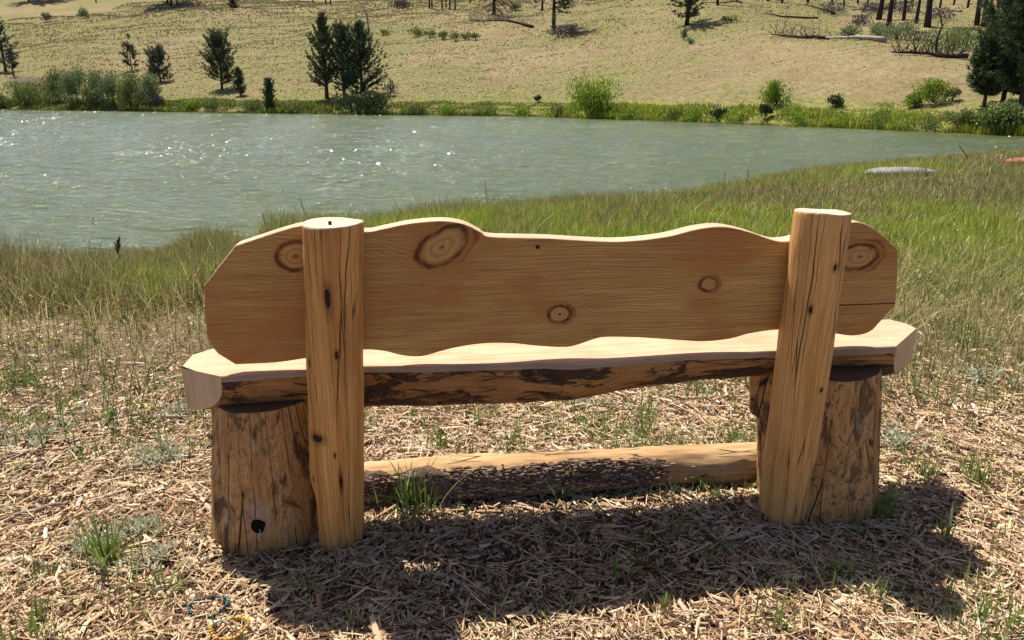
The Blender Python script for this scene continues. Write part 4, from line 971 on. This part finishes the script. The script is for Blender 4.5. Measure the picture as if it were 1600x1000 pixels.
# ================================================================== FAR SHORE AND HILL
# bank vegetation
def bank_points(n, d0, d1, x0=-75, x1=34):
    x = rng.uniform(x0, x1, n); y = yf(x)+d0+(d1-d0)*rng.random(n)**1.3; return x, y
x, y = bank_points(60000, -.6, 4.2); px_ = 800+x/(y*CT+.5)*F
keep = (px_ > -80) & (px_ < 1700); x, y = x[keep], y[keep]; n = len(x); d = y-yf(x)
cl = fbm(x*.5, y*.5, 31, 3); bl = fbm(x*.12, y*.12, 37, 2)
h = (.10+.62*sstep(.3, .75, cl))*rng.uniform(.4, 1.1, n)*(1-.45*sstep(1, 4, d)); far_s = y/60
gb = np.clip(sstep(-12, 8, x)*.8+.25, 0, 1)
isb = rng.random(n) < gb*(.35+.6*sstep(.35, .6, cl))*(1-.6*sstep(2.2, 4.2, d))
zg = np.maximum(hgt(x, y), LAKE-.02)
GBK = [(0, (.07, .10, .02)), (.35, (.15, .18, .05)), (.7, (.25, .25, .09)), (1, (.42, .35, .18))]
M_BANK = mat_ramp("bank_grass", GBK, trans=.35, gloss=.02); M_BANKB = mat_ramp("bright_bank_grass", [(0, (.20, .28, .02)), (.5, (.32, .38, .04)), (1, (.48, .47, .09))], trans=.4, gloss=.02)
w_ = .05+.05*rng.random(n)
o = obj("bank_grass", blades("bank_grass", x[~isb], y[~isb], zg[~isb], h[~isb], w_[~isb]*far_s[~isb], np.clip(rng.random((~isb).sum())*.6+.5*sstep(1, 4, d[~isb])*rng.random((~isb).sum()), 0, 1), .05, .25, .3, 2), mat=M_BANK); tag(o, "dull green grass and rushes along the far bank of the lake", "grass", kind="stuff")
o = obj("bright_bank_grass", blades("bright_bank_grass", x[isb], y[isb], zg[isb], h[isb], w_[isb]*far_s[isb], rng.random(isb.sum()), .05, .25, .3, 2), mat=M_BANKB); tag(o, "bright green grass and rushes along the far bank of the lake", "grass", kind="stuff")
# hillside tufts
n = 150000; x = rng.uniform(-110, 90, n); y = yf(x)+3+150*rng.random(n)**1.5; keep = np.abs(x) < y*.80+4; x, y = x[keep], y[keep]; n = len(x)
c = fbm(x*.06, y*.04, 45, 3); f2 = fbm(x*.4, y*.3, 46, 3)
hv = np.clip(.45+.45*rng.random(n)+(c-.5)*.8 - .2*(rng.random(n) > .93), 0, 1)
M_HILL = mat_ramp("hill_tufts", [(0, (.13, .12, .05)), (.3, (.19, .165, .078)), (.6, (.25, .205, .11)), (1, (.33, .265, .155))], trans=.3, gloss=.01)
s_ = y/75
o = obj("hill_grass", blades("hill_grass", x, y, hgt(x, y)-.03, rng.uniform(.04, .13, n)*(.6+.8*f2)*s_, rng.uniform(.10, .25, n)*s_, hv, 0, .3, .2, 1), mat=M_HILL); tag(o, "dry straw coloured grass tufts covering the hillside", "grass", kind="stuff")

# ---- bushes
M_LEAF = mat_ramp("bush_leaves", [(0, (.07, .11, .025)), (.5, (.15, .20, .05)), (1, (.25, .29, .09))], trans=.35, gloss=.03)
M_LEAFB = mat_ramp("bright_bush_leaves", [(0, (.12, .19, .015)), (.5, (.20, .30, .025)), (1, (.32, .39, .06))], trans=.4, gloss=.03)
M_LEAFG = mat_ramp("grey_green_leaves", [(0, (.12, .16, .065)), (.5, (.20, .25, .11)), (1, (.31, .35, .18))], trans=.3, gloss=.02)
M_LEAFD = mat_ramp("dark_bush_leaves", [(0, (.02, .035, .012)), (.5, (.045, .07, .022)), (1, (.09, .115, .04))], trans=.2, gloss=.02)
M_BRUSH = mat_ramp("dead_brush", [(0, (.10, .08, .07)), (1, (.27, .23, .20))])
M_WOODY = mat_ramp("woody_stem", [(0, (.05, .035, .025)), (1, (.12, .09, .06))])
def bush_mesh(w, h, n, leaf, upright=.3, nclump=9):
    cl = []
    for i in range(nclump):
        a = random.uniform(0, 6.28); r = random.random()**.6*.36*w; cl.append((math.cos(a)*r, math.sin(a)*r*.8, h*random.uniform(.25, .78)*(1-.5*(r/(w*.5))**2), random.uniform(.16, .30)*w))
    cl = np.array(cl); k = rng.integers(0, nclump, n); C = cl[k]; v = rng.normal(0, 1, (n, 3)); v /= np.linalg.norm(v, axis=1)[:, None]; v *= (rng.random(n)**.45)[:, None]
    P_ = C[:, :3]+v*C[:, 3:4]*np.array([1, 1, .8 if upright < .5 else 1.6]); P_[:, 2] = np.abs(P_[:, 2])*.98; P_[:, 2] = np.minimum(P_[:, 2], h*rng.uniform(.85, 1.08, n))
    d = rng.normal(0, 1, (n, 3)); d[:, 2] = np.abs(d[:, 2])+upright*3; d /= np.linalg.norm(d, axis=1)[:, None]; s_ = np.cross(d, rng.normal(0, 1, (n, 3))); s_ /= np.linalg.norm(s_, axis=1)[:, None]
    l_ = leaf*rng.uniform(.6, 1.3, n)[:, None]; wr = .5-.3*min(1, upright)
    V = np.stack([P_, P_+d*l_*.5+s_*l_*wr*.5, P_+d*l_, P_+d*l_*.5-s_*l_*wr*.5], 1).reshape(-1, 3); Q = np.arange(4*n).reshape(-1, 4)
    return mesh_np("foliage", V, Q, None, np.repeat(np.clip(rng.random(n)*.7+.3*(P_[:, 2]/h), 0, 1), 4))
def bush(px, py, pyt, wpx, lab, mat=None, n=900, leaf=3.2, up=.3, name="bush", cat="bush", group=None, ncl=9, stems=True):
    p = ghit(px, py); sc_ = (p[1]*CT)/F; w = wpx*sc_; h = (py-pyt)*sc_/CT
    e = empty(name, p); tag(e, lab, cat, group); obj("foliage", bush_mesh(w, h, n, leaf*sc_, up, ncl), e, mat or M_LEAF)
    if stems:
        g = Geo()
        for i in range(7):
            a = random.uniform(0, 6.28); r = random.uniform(.05, .3)*w; g.tube([(0, 0, -.05), (math.cos(a)*r*.5, math.sin(a)*r*.5, h*.4), (math.cos(a)*r, math.sin(a)*r, h*.8)], [.022, .016, .008], 4, False, random.random())
        obj("stem", g.mesh("stem"), e, M_WOODY)
    return e
bush(925, 184, 130, 84, "bright green rounded bush at the far water's edge, right of centre", M_LEAFB, 2600, 6, .55)
bush(1213, 164, 130, 52, "bright green bush standing alone on the slope above the far bank", M_LEAFB, 1500, 5, .5)
bush(1306, 168, 150, 36, "small dark bush with a bare twig above the far bank", M_LEAFD, 700, 4)
bush(1458, 160, 128, 74, "bright green bush behind the far bank left of the right-hand pines", M_LEAFB, 1600, 5, .45)
bush(1430, 168, 148, 32, "lower green bush beside the bright one near the right-hand pines", M_LEAFB, 800, 4.5, .3)
bush(1488, 157, 136, 26, "grey dead-looking shrub beside the bright bush at right", M_BRUSH, 500, 4)
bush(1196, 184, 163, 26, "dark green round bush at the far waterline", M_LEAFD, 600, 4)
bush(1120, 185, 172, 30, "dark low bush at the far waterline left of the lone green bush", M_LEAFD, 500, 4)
bush(1570, 207, 160, 80, "broad leafy bush at the waterline under the right-hand pines", M_LEAF, 2600, 6, .15, ncl=14)
bush(1500, 205, 172, 60, "green leafy bush at the waterline left of the right-hand pines", M_LEAF, 1500, 6, .2)
bush(562, 179, 150, 115, "waterline bush beneath the pine clump, widened and darkened to stand for its shadow", M_LEAFD, 2600, 5, .3, ncl=18)  # dark leaves and extra width fill in the clump's cast shadow
bush(1373, 55, 40, 60, "grey-green shrub behind the long white fallen log", M_LEAFG, 900, 4, .2, ncl=14)
bush(1325, 58, 46, 50, "low grey-green shrub left of the thin standing trunks", M_LEAFG, 700, 4, .2)
bush(1402, 62, 34, 60, "tall grey-green willow shrub among the thin trunks at upper right", M_LEAFG, 1200, 4, .4, ncl=12)
bush(1490, 80, 50, 120, "wide light green shrub patch above the dark fallen log", M_LEAF, 1800, 4.5, .4, ncl=22)
bush(73, 35, 21, 14, "small dark shrub high on the hill at left", M_LEAFG, 260, 4)
bush(130, 28, 15, 18, "small spiky shrub high on the hill, right of another small one", M_LEAFG, 280, 4, .6)
bush(610, 150, 126, 26, "thin brown dead shrub right of the pine clump", M_BRUSH, 260, 4, .6)
bush(885, 57, 44, 56, "dead grey brush pile at the foot of the tall lone pine", M_BRUSH, 700, 4, .2, ncl=12)
bush(1068, 62, 46, 14, "small green yucca-like shrub below the second lone pine", M_LEAFG, 160, 5, .9)
bush(1078, 70, 62, 16, "tiny olive shrub below the second lone pine", M_LEAFG, 160, 4)
bush(1142, 35, 28, 30, "low green shrub on the slope right of the second lone pine", M_LEAF, 300, 3.5)
bush(600, 54, 47, 18, "small low green shrub left of the long shrub row", M_LEAF, 200, 3)
for (px, py, w_, lab) in [(650, 56, 26, "leftmost and bushiest shrub of the low row on the hill"), (672, 60, 24, "second shrub from the left of the low row on the hill"),
                      (693, 62, 24, "third shrub from the left of the low row on the hill"), (712, 64, 22, "third shrub from the right of the low row on the hill"),
                      (728, 62, 22, "second shrub from the right of the low row on the hill"), (743, 62, 16, "rightmost and smallest shrub of the low row on the hill")]:
    bush(px, py, py-11, w_, lab, M_LEAF, 330, 3.2, .3, group="row of low shrubs on the hill")
bush(806, 16, 6, 20, "green shrub beside the burnt tree at the top edge", M_LEAFG, 260, 4)
bush(630, 13, 2, 40, "grey dead shrub at the top edge left of the dark trunks", M_BRUSH, 400, 4, .3)
bush(840, 160, 150, 14, "tiny dark shrub above the far bank right of centre", M_LEAFD, 200, 3.5)
bush(200, 60, 53, 8, "tiny brown tuft on the hill at left", M_BRUSH, 80, 3)
for ib, (px, py, h_, w_, b_) in enumerate(sorted([(330, 172, 14, 40, 0), (300, 172, 12, 36, 1), (395, 174, 14, 34, 0), (460, 176, 12, 46, 0), (650, 180, 14, 40, 0), (700, 182, 16, 40, 1), (760, 183, 12, 46, 0), (815, 183, 16, 34, 1), (870, 184, 14, 30, 0),
                         (985, 188, 16, 44, 1), (1050, 188, 16, 40, 0), (1085, 190, 20, 44, 1), (1150, 193, 18, 40, 1), (1250, 197, 18, 60, 1), (1320, 200, 20, 60, 1), (1370, 203, 22, 50, 0), (1420, 204, 26, 60, 1), (1455, 206, 24, 50, 0), (1240, 184, 14, 50, 1), (1390, 185, 20, 50, 1)])):
    bush(px, py, py-h_, w_, ORD[ib]+" from the left of the low ragged green bushes along the far bank", M_LEAFB if b_ else M_LEAF, 520, 4.2, .5, group="low bushes in the undergrowth of the far bank", stems=False)
# willow thicket at left: several stems clumps, each a shrub
for i, (px, py, pyt, w_, lab) in enumerate([(95, 160, 108, 50, "leftmost light green willow of the thicket on the far bank"), (122, 165, 102, 42, "tall willow left of the middle of the thicket"),
        (150, 168, 105, 46, "willow in the middle of the thicket on the far bank"), (178, 168, 110, 44, "willow right of the middle of the thicket"),
        (205, 170, 112, 42, "second willow from the right of the thicket"), (235, 170, 118, 44, "rightmost willow of the thicket, thinner with bare stems"),
        (45, 165, 135, 60, "low sparse willow left of the thicket, before the pale dry grass")]):
    bush(px, py, pyt, w_*1.15, lab, M_LEAFG if i % 2 else M_LEAF, 2600, 4.4, .75, name="willow_shrub", cat="willow", group="willow thicket on the far left bank", ncl=10)
bush(152, 170, 140, 22, "grey dead brush at the waterline in front of the thicket", M_BRUSH, 500, 4.5, .6)
bush(245, 170, 150, 26, "grey dead brush at the waterline at the right end of the thicket", M_BRUSH, 400, 4.5, .6)
bush(0, 170, 140, 40, "bright leafy bush cut by the left edge at the far bank", M_LEAF, 900, 5, .3)
bush(60, 150, 128, 90, "pale pinkish dry grass patch on the far bank at left", mat_ramp("pale_dry_grass", [(0, (.40, .30, .22)), (1, (.60, .49, .40))], trans=.3), 2200, 5, 1.2, name="dry_grass_clump", cat="grass", ncl=22, stems=False)

# ---- pines
M_NEEDLE = mat_ramp("pine_needles", [(0, (.032, .055, .024)), (.5, (.066, .098, .040)), (.85, (.125, .16, .06)), (1, (.21, .22, .08))], trans=.15, gloss=.04)
M_NEEDLE2 = mat_ramp("dusty_pine_needles", [(0, (.04, .055, .035)), (.5, (.075, .095, .055)), (1, (.15, .16, .09))], trans=.15, gloss=.04)
M_PBARK = mat_plain("pine_bark", (.10, .070, .055), .9, .1, 6, .5)
M_BURNT = mat_plain("charred_bark", (.045, .036, .033), .9, .1, 6, .5)
def pine_parts(h, rad, cb=.15, nw=16, per=6, tuft_l=.28, nd=9, el0=.15, el1=.95, seed=0, shape='cone', width=.05, side=None, sparse=0.0, tr=None, bare=False, droop=0.0, dens=.15):
    rs = np.random.default_rng(seed); g = Geo(); tr = tr or .022*h+.03
    bend = rs.normal(0, .012*h, 2); ax = lambda f: np.array([bend[0]*math.sin(f*2.5), bend[1]*math.sin(f*2), h*f])
    g.tube([ax(f) for f in np.linspace(-.01, 1, 9)], tr*np.array([1.15, .95, .85, .75, .62, .48, .34, .2, .06]), 8, True, .5)
    C = []; D = []
    for i in range(nw):
        f = cb+(1-cb)*(i+rs.uniform(-.3, .3))/nw; f = min(max(f, cb*.8), .985); rel = (f-cb)/(1-cb)
        if shape == 'cone': L0 = rad*(1-rel)**.75*(.65+.35*min(1, rel*6))+.10*rad
        elif shape == 'oval': L0 = rad*math.sqrt(max(.02, 1-((rel-.38)/.64)**2))
        else: L0 = rad*(.75+.25*math.sin(rel*3.1))*(1-rel**4)
        for j in range(per):
            if rs.random() < sparse: continue
            a = rs.uniform(0, 6.283)
            if side is not None and math.cos(a-side) < -.2 and rs.random() < .8: continue
            L_ = L0*rs.uniform(.55, 1.18); el = el0+(el1-el0)*rel+rs.normal(0, .12); p0 = ax(f); dd = np.array([math.cos(a)*math.cos(el), math.sin(a)*math.cos(el), math.sin(el)])
            up = np.array([0, 0, 1.])*L_*(.30-droop)
            pts = [p0+dd*L_*t_+up*t_*t_ for t_ in (0, .35, .7, 1)]
            g.tube(pts, [tr*.22*(1-rel*.6), tr*.15*(1-rel*.6), tr*.09, tr*.04], 4, False, .4)
            if bare: 
                for q in range(3):
                    t_ = rs.uniform(.3, .9); b_ = p0+dd*L_*t_+up*t_*t_; v = rs.normal(0, 1, 3); g.tube([b_, b_+(dd+v*.5)*L_*.25], [tr*.06, tr*.03], 3, False, .3)
                continue
            nt_ = max(3, int(L_/dens))
            for q in range(nt_):
                t_ = .28+.76*(q+rs.random())/nt_; c = p0+dd*L_*t_+up*t_*t_+rs.normal(0, .06*L_*.5, 3)*np.array([1, 1, .7]); dv = dd+np.array([0, 0, .7])*(.5+rel)-np.array([0, 0, droop*1.5])+rs.normal(0, .45, 3)
                C.append(c); D.append(dv/np.linalg.norm(dv))
    trunk = g.mesh("trunk", smooth=True)
    if not C: return trunk, None
    for q in range(8): C.append(ax(1.0-.012*q)); D.append(np.array([0, 0, 1.]))
    C = np.array(C); D = np.array(D); n = len(C); C = np.repeat(C, nd, 0); tv = np.repeat(rs.random(n), nd); D = np.repeat(D, nd, 0)+rs.normal(0, .42, (n*nd, 3)); D /= np.linalg.norm(D, axis=1)[:, None]
    C = C + D*0.0 + rs.normal(0, tuft_l*.12, C.shape)
    s_ = np.cross(D, rs.normal(0, 1, D.shape)); s_ /= np.linalg.norm(s_, axis=1)[:, None]; l_ = tuft_l*rs.uniform(.6, 1.2, len(C))[:, None]
    V = np.stack([C-s_*width*.5, C+s_*width*.5, C+D*l_], 1).reshape(-1, 3); T = np.arange(3*len(C)).reshape(-1, 3)
    return trunk, mesh_np("crown", V, None, T, np.repeat(np.clip(tv*.7+.3*rs.random(len(C)), 0, 1), 3))
def pine(px, py, pyt, wpx, lab, mat=None, bark=None, name="pine_tree", cat="pine", group=None, hmin=None, hy=None, **kw):
    p = ghit(px, py, 30) if hy is None else hy; sc_ = p[1]*CT/F; tz_ = at_y(px, pyt, p[1])[2]; h = (tz_-p[2]) if hmin is None else hmin; rad = wpx*sc_/2
    tl_ = kw.pop('tl', None) or max(.16, 5.5*sc_); kw.setdefault('width', max(.02, 1.1*sc_))
    kw.setdefault('tuft_l', tl_); kw.setdefault('dens', max(.10, 3.4*sc_)); kw.setdefault('seed', int(px*7+py))
    t, c = pine_parts(h, rad, **kw)
    e = empty(name, p-np.array([0, 0, .05])); tag(e, lab, cat, group); obj("trunk", t, e, bark or M_PBARK)
    if c is not None: obj("crown", c, e, mat or M_NEEDLE)
    return e
pine(511, 154, 24, 74, "tallest pine, left of the three in the clump on the far bank", cb=.14, nw=22, per=6, shape='cone', el0=.35, el1=1.15, nd=12)
pine(538, 154, 46, 58, "middle pine of the clump on the far bank", cb=.12, nw=22, per=7, shape='oval', el0=.3, el1=1.1)
pine(566, 151, 38, 84, "broad right-hand pine of the clump on the far bank", cb=.05, nw=24, per=8, shape='cone', el0=.12, el1=.9)
pine(347, 140, 62, 58, "rounded dark pine standing between the clump and the smaller left pine", cb=.12, nw=17, per=8, shape='oval', el0=.3, el1=1.1)
pine(376, 150, 108, 26, "little young pine beside the rounded dark pine", cb=.05, nw=12, per=6, shape='cone', el0=.5, el1=1.1)
pine(251, 129, 82, 40, "small rounded pine behind the right end of the willow thicket", M_NEEDLE2, cb=.12, nw=13, per=7, shape='oval', el0=.2, el1=1.0)
pine(206, 110, 73, 26, "thin small pine with sparse crown left of the small rounded pine", M_NEEDLE2, cb=.25, nw=9, per=5, shape='oval', sparse=.25)
pine(9, 112, 25, 48, "tall sparse pine cut by the left edge of the view", M_NEEDLE2, cb=.18, nw=17, per=5, shape='cone', sparse=.2, el0=-.1, el1=.8)
pine(22, 120, 78, 18, "thin leaning young pine right of the sparse pine at the left edge", M_NEEDLE2, cb=.35, nw=8, per=4, shape='oval', sparse=.3)
pine(423, 173, 128, 26, "small dark bushy conifer at the far waterline", cb=.0, nw=12, per=8, shape='oval', el0=.7, el1=1.2)
pine(364, 14, -6, 16, "tiny pine near the top edge left of the clump", M_NEEDLE2, cb=.1, nw=8, per=4)
# right-hand group (closer)
pine(1537, 168, 62, 58, "shorter pine at the left side of the right-hand group", cb=.20, nw=26, per=9, shape='oval', el0=.1, el1=.9, dens=.13, tr=.10, nd=11, width=.05, tuft_l=.30)
pine(1596, 170, -60, 150, "tall dark pine filling the upper right corner", cb=.10, nw=36, per=8, shape='dome', el0=.0, el1=.8, dens=.19, tr=.16, nd=11, width=.05, tuft_l=.36)
pine(1566, 163, -30, 95, "slender pine behind the tall one in the right-hand group", cb=.16, nw=28, per=8, shape='oval', dens=.18, tr=.12, nd=10, width=.055, tuft_l=.33)
pine(1625, 168, -60, 110, "pine mostly beyond the right edge of the view", cb=.25, nw=26, per=6, shape='cone', dens=.16)
# hill-top pines and burnt trunks (crowns above the frame)
pine(865, 47, 0, 90, "tall lone pine on the hill with its crown hanging to the right", M_NEEDLE2, M_BURNT, hmin=10.5, cb=.22, nw=15, per=5, shape='dome', side=0.0, droop=.25, el0=-.1, el1=.5, tr=.26, dens=.3)
pine(1073, 39, 0, 74, "lone pine on the hill right of centre with low dark crown", M_NEEDLE, M_BURNT, hmin=9, cb=.10, nw=20, per=7, shape='dome', el0=-.1, el1=.6, tr=.24, dens=.3)
pine(772, 23, 0, 84, "burnt tree with drooping grey branches near the top edge", M_NEEDLE2, M_BURNT, name="burnt_pine", hmin=10, cb=.06, nw=22, per=6, shape='dome', bare=True, droop=.7, el0=-.3, el1=.3, tr=.28)
bt = empty("burnt_pine", (0, 0, 0)); t_, _c = pine_parts(11, 1.6, cb=.35, nw=10, per=3, seed=5, bare=True, droop=.4, tr=.22); obj("trunk", t_, bt, M_BURNT)
trunks = [(268, 10, 1.5, "left one of two thick dark trunks casting the big shade at top left"), (277, 8, 1.1, "right one of two thick dark trunks casting the big shade at top left"),
          (467, 3, .8, "single thin trunk at the top edge above the clump, leftmost"), (489, 4, .8, "second thin trunk at the top edge above the clump"),
          (509, 7, 1.0, "left trunk of the pair directly above the clump"), (517, 7, .9, "right trunk of the pair directly above the clump"),
          (671, 13, .9, "left trunk of the pair behind the shrub row"), (675, 13, .8, "right trunk of the pair behind the shrub row"),
          (691, 15, .8, "leftmost of the close row of four dark trunks at the top edge"), (697, 14, .7, "second of the close row of four dark trunks"), (703, 15, .9, "third of the close row of four dark trunks"),
          (711, 15, .8, "rightmost of the close row of four dark trunks, with a stump foot"), (847, 17, 1.0, "dark trunk left of the tall lone pine"), (1121, 8, .9, "dark trunk near the top edge right of the second lone pine"),
          (1340, 6, .6, "thin distant trunk at the top edge left of the thick one"), (1373, 31, 1.5, "thick dark trunk left of the thin standing trunks at upper right"),
          (1412, 32, .9, "short dark trunk between the thick trunks at upper right"), (1449, 42, 1.6, "thickest dark trunk behind the light green shrub patch"),
          (1526, 40, 1.2, "left trunk of the pair next to the right-hand pines"), (1537, 42, 1.3, "right trunk of the pair next to the right-hand pines"), (1512, 12, .7, "thin distant trunk left of the pair by the right-hand pines"),
          (1384, 57, .9, "slim brown trunk standing before the thick trunk at upper right"), (1389, 54, .6, "thinnest trunk beside the slim brown one"), (1556, 30, 1.0, "dark trunk just behind the right-hand pines"),
          (150, 2, 1.0, "trunk at the top edge above the small spiky shrub"), (45, 2, 1.2, "trunk at the top edge above the dark shade at far left"), (1152, 3, .8, "small dark trunk at the top edge, right of two others")]
for i, (px, py, k, lab) in enumerate(trunks):
    p = ghit(px, py, 30); e = bt if i == 0 else copy_tree(bt); e.location = p-np.array([0, 0, .1]); sz = k*.85; e.scale = (sz, sz, .9+.1*k); e.rotation_euler = (random.gauss(0, .02), random.gauss(0, .02), random.uniform(0, 6.28)); tag(e, lab, "tree", "burnt trunks on the hill")
for it, (px, py) in enumerate(sorted([(1200, 2), (1222, 5), (1262, 3), (1300, 4), (1318, 9), (1355, 12), (1398, 14), (1425, 10), (1468, 16), (1490, 8), (1545, 22), (925, 1), (985, 0), (600, 1), (735, 5)])):
    p = ghit(px, py, 30); e = copy_tree(bt); e.location = p-np.array([0, 0, .1]); q_ = random.uniform(.45, .8); e.scale = (q_, q_, random.uniform(.8, 1.1)); e.rotation_euler = (random.gauss(0, .04), random.gauss(0, .04), random.uniform(0, 6.28))
    tag(e, ORD[it]+" from the left of the slim distant trunks cut by the top edge", "tree", "slim distant burnt trunks")
for it, (px, py, w_) in enumerate(sorted([(1340, 40, 50), (1300, 22, 50), (1410, 20, 60), (1470, 30, 50), (1360, 22, 44), (1435, 66, 50), (1500, 60, 50)])):
    bush(px, py, py-12, w_, ORD[it]+" from the left of the grey leafless brush clumps among the burnt trunks", M_BRUSH, 420, 4, .5, name="dead_brush", cat="brush", group="grey brush among the burnt trunks", ncl=14)
e = copy_tree(bt); p = ghit(1431, 37, 30); e.location = p; e.scale = (.8, .8, .5); e.rotation_euler = (0, R(-12), 1.0); tag(e, "leaning dark trunk left of the thickest trunk at upper right", "tree", "burnt trunks on the hill")
# crowns above the frame that throw the shade at top left
for (px, py, lab) in [(262, 9, "old pine whose crown is above the view, shading the hill at upper left"), (60, 3, "old pine above the view at far left shading the hill"), (1190, -2, "old pine above the view shading the slope at upper right")]:
    pine(px, py-3, -200, 110, lab, M_NEEDLE, M_BURNT, hmin=9.5, cb=.35, nw=13, per=7, shape='dome', tr=.3, dens=.35, tl=.9, width=.35, nd=8)
# dead snag behind the clump
p = ghit(578, 78, 30); sc_ = p[1]*CT/F
g = Geo(); top = at_y(566, 10, p[1])-p; mid = at_y(574, 30, p[1])-p
pts = catmull([[0, 0, -.1], [0, 0, .3*mid[2]], mid, mid*.3+top*.7+[.05, 0, .1], top], 4); g.tube(pts, np.linspace(.14, .02, len(pts)), 6, True, .5)
for i in range(16):
    f = random.uniform(.25, .9); c = pts[int(f*(len(pts)-1))]; a = random.choice([0, 3.14])+random.gauss(0, .6); L_ = random.uniform(.4, 1.1); g.tube([c, c+np.array([math.cos(a)*L_, math.sin(a)*L_, random.uniform(-.1, .15)])], [.03, .01], 3, False, .5)
o = obj("dead_snag", g.mesh("dead_snag"), mat=mat_plain("weathered_snag", (.14, .10, .085), .9), loc=p); tag(o, "dead bare snag with a curved tip standing behind the pine clump", "dead tree")

# ---- fallen trees
M_DEADW = mat_plain("silver_dead_wood", (.36, .31, .27), .85, .1, 4, .5); M_CHARW = mat_plain("charred_log", (.05, .04, .036), .9, .1, 5, .6)
def fallen(px0, py0, px1, py1, r, mat, lab, nb=10, bl=1.0, twig_mat=None, bias=0.5, rough=None):
    a = ghit(px0, py0, 30); b = ghit(px1, py1, 30); n = 9; P_ = [a+(b-a)*f for f in np.linspace(0, 1, n)]
    P_ = np.array([[q[0], q[1], float(hgt(q[0], q[1]))+r*.8+.05*random.random()] for q in P_]); c = P_[n//2].copy()
    e = empty("fallen_tree", c); tag(e, lab, "fallen tree"); g = Geo(); g.tube(P_-c, np.linspace(r*.35, r, n), 8, True, .5); obj("trunk", g.mesh("trunk", smooth=True), e, mat)
    g = Geo()
    for i in range(nb):
        f = random.random()**(1/bias if bias < 1 else 1)*.95; f = min(.97, random.betavariate(1.2, 1.6) if bias < 1 else f); i0 = f*(n-1); q = P_[int(i0)]*(1-(i0 % 1))+P_[min(n-1, int(i0)+1)]*(i0 % 1)-c
        v = np.array([random.gauss(0, .6), random.gauss(0, .4), abs(random.gauss(.8, .4))]); v /= np.linalg.norm(v); L_ = bl*random.uniform(.4, 1.2); m_ = q+v*L_*.55; t_ = q+v*L_+np.array([random.gauss(0, .15), 0, random.gauss(0, .1)])*L_
        g.tube([q, m_, t_], [r*.22, r*.14, r*.05], 4, False, .5)
        if random.random() < .6: g.tube([m_, m_+np.array([random.gauss(0, .5), random.gauss(0, .3), .4])*L_*.5], [r*.10, r*.04], 3, False, .5)
    if nb: obj("branch", g.mesh("branch"), e, twig_mat or mat)
fallen(732, 33, 833, 44, .17, M_CHARW, "fallen burnt tree with grey twigs on the hill above the shrub row", 70, 1.6, M_BRUSH)
fallen(1290, 62, 1384, 66, .20, M_DEADW, "long pale fallen log lying before the thin standing trunks", 2, .8)
fallen(1205, 56, 1295, 62, .15, M_CHARW, "dark fallen treetop with tangled branches at the left of the pale log", 50, 1.5, M_BRUSH)
fallen(1392, 85, 1512, 92, .17, M_CHARW, "black fallen tree with upright branches left of the right-hand pines", 50, 1.4, M_CHARW)
fallen(1192, 22, 1278, 30, .13, M_CHARW, "thin dark fallen log lying high on the slope", 5, .5)
fallen(1258, 8, 1304, 22, .13, M_CHARW, "short dark fallen log at the top edge above the thin one", 5, .5)
fallen(1455, 12, 1502, 19, .13, M_DEADW, "grey fallen log near the top edge behind the thickest trunk", 8, .6)
fallen(904, 3, 925, 1, .12, M_DEADW, "small grey fallen log at the top edge right of the tall lone pine", 0)
fallen(1330, 17, 1395, 14, .12, M_CHARW, "grey-black fallen log between the thick trunks near the top edge", 16, .9, M_BRUSH)
fallen(1405, 25, 1440, 19, .10, M_DEADW, "short silvery fallen branch below the thick trunks at upper right", 8, .8, M_BRUSH)
fallen(1100, 4, 1160, 6, .10, M_CHARW, "thin fallen log at the top edge between two dark trunks", 4, .5)
fallen(1225, 14, 1240, 6, .08, M_DEADW, "tiny pale fallen stick high on the slope", 0)
g = Geo(); p = ghit(1463, 86, 30)
g.tube([(0, 0, 0), (-.15, 0, 1.0), (.1, 0, 1.9), (-.35, 0, 3.0)], [.10, .08, .06, .03], 5, True, .5); g.tube([(-.1, 0, .9), (.5, 0, 1.5), (.8, 0, .4)], [.06, .05, .03], 4, True, .5); g.tube([(.05, 0, 1.8), (.35, 0, 2.4)], [.04, .02], 4, True, .5)
o = obj("broken_sapling", g.mesh("broken_sapling"), mat=M_CHARW, loc=p); tag(o, "bent black sapling rising from the black fallen tree", "dead tree")
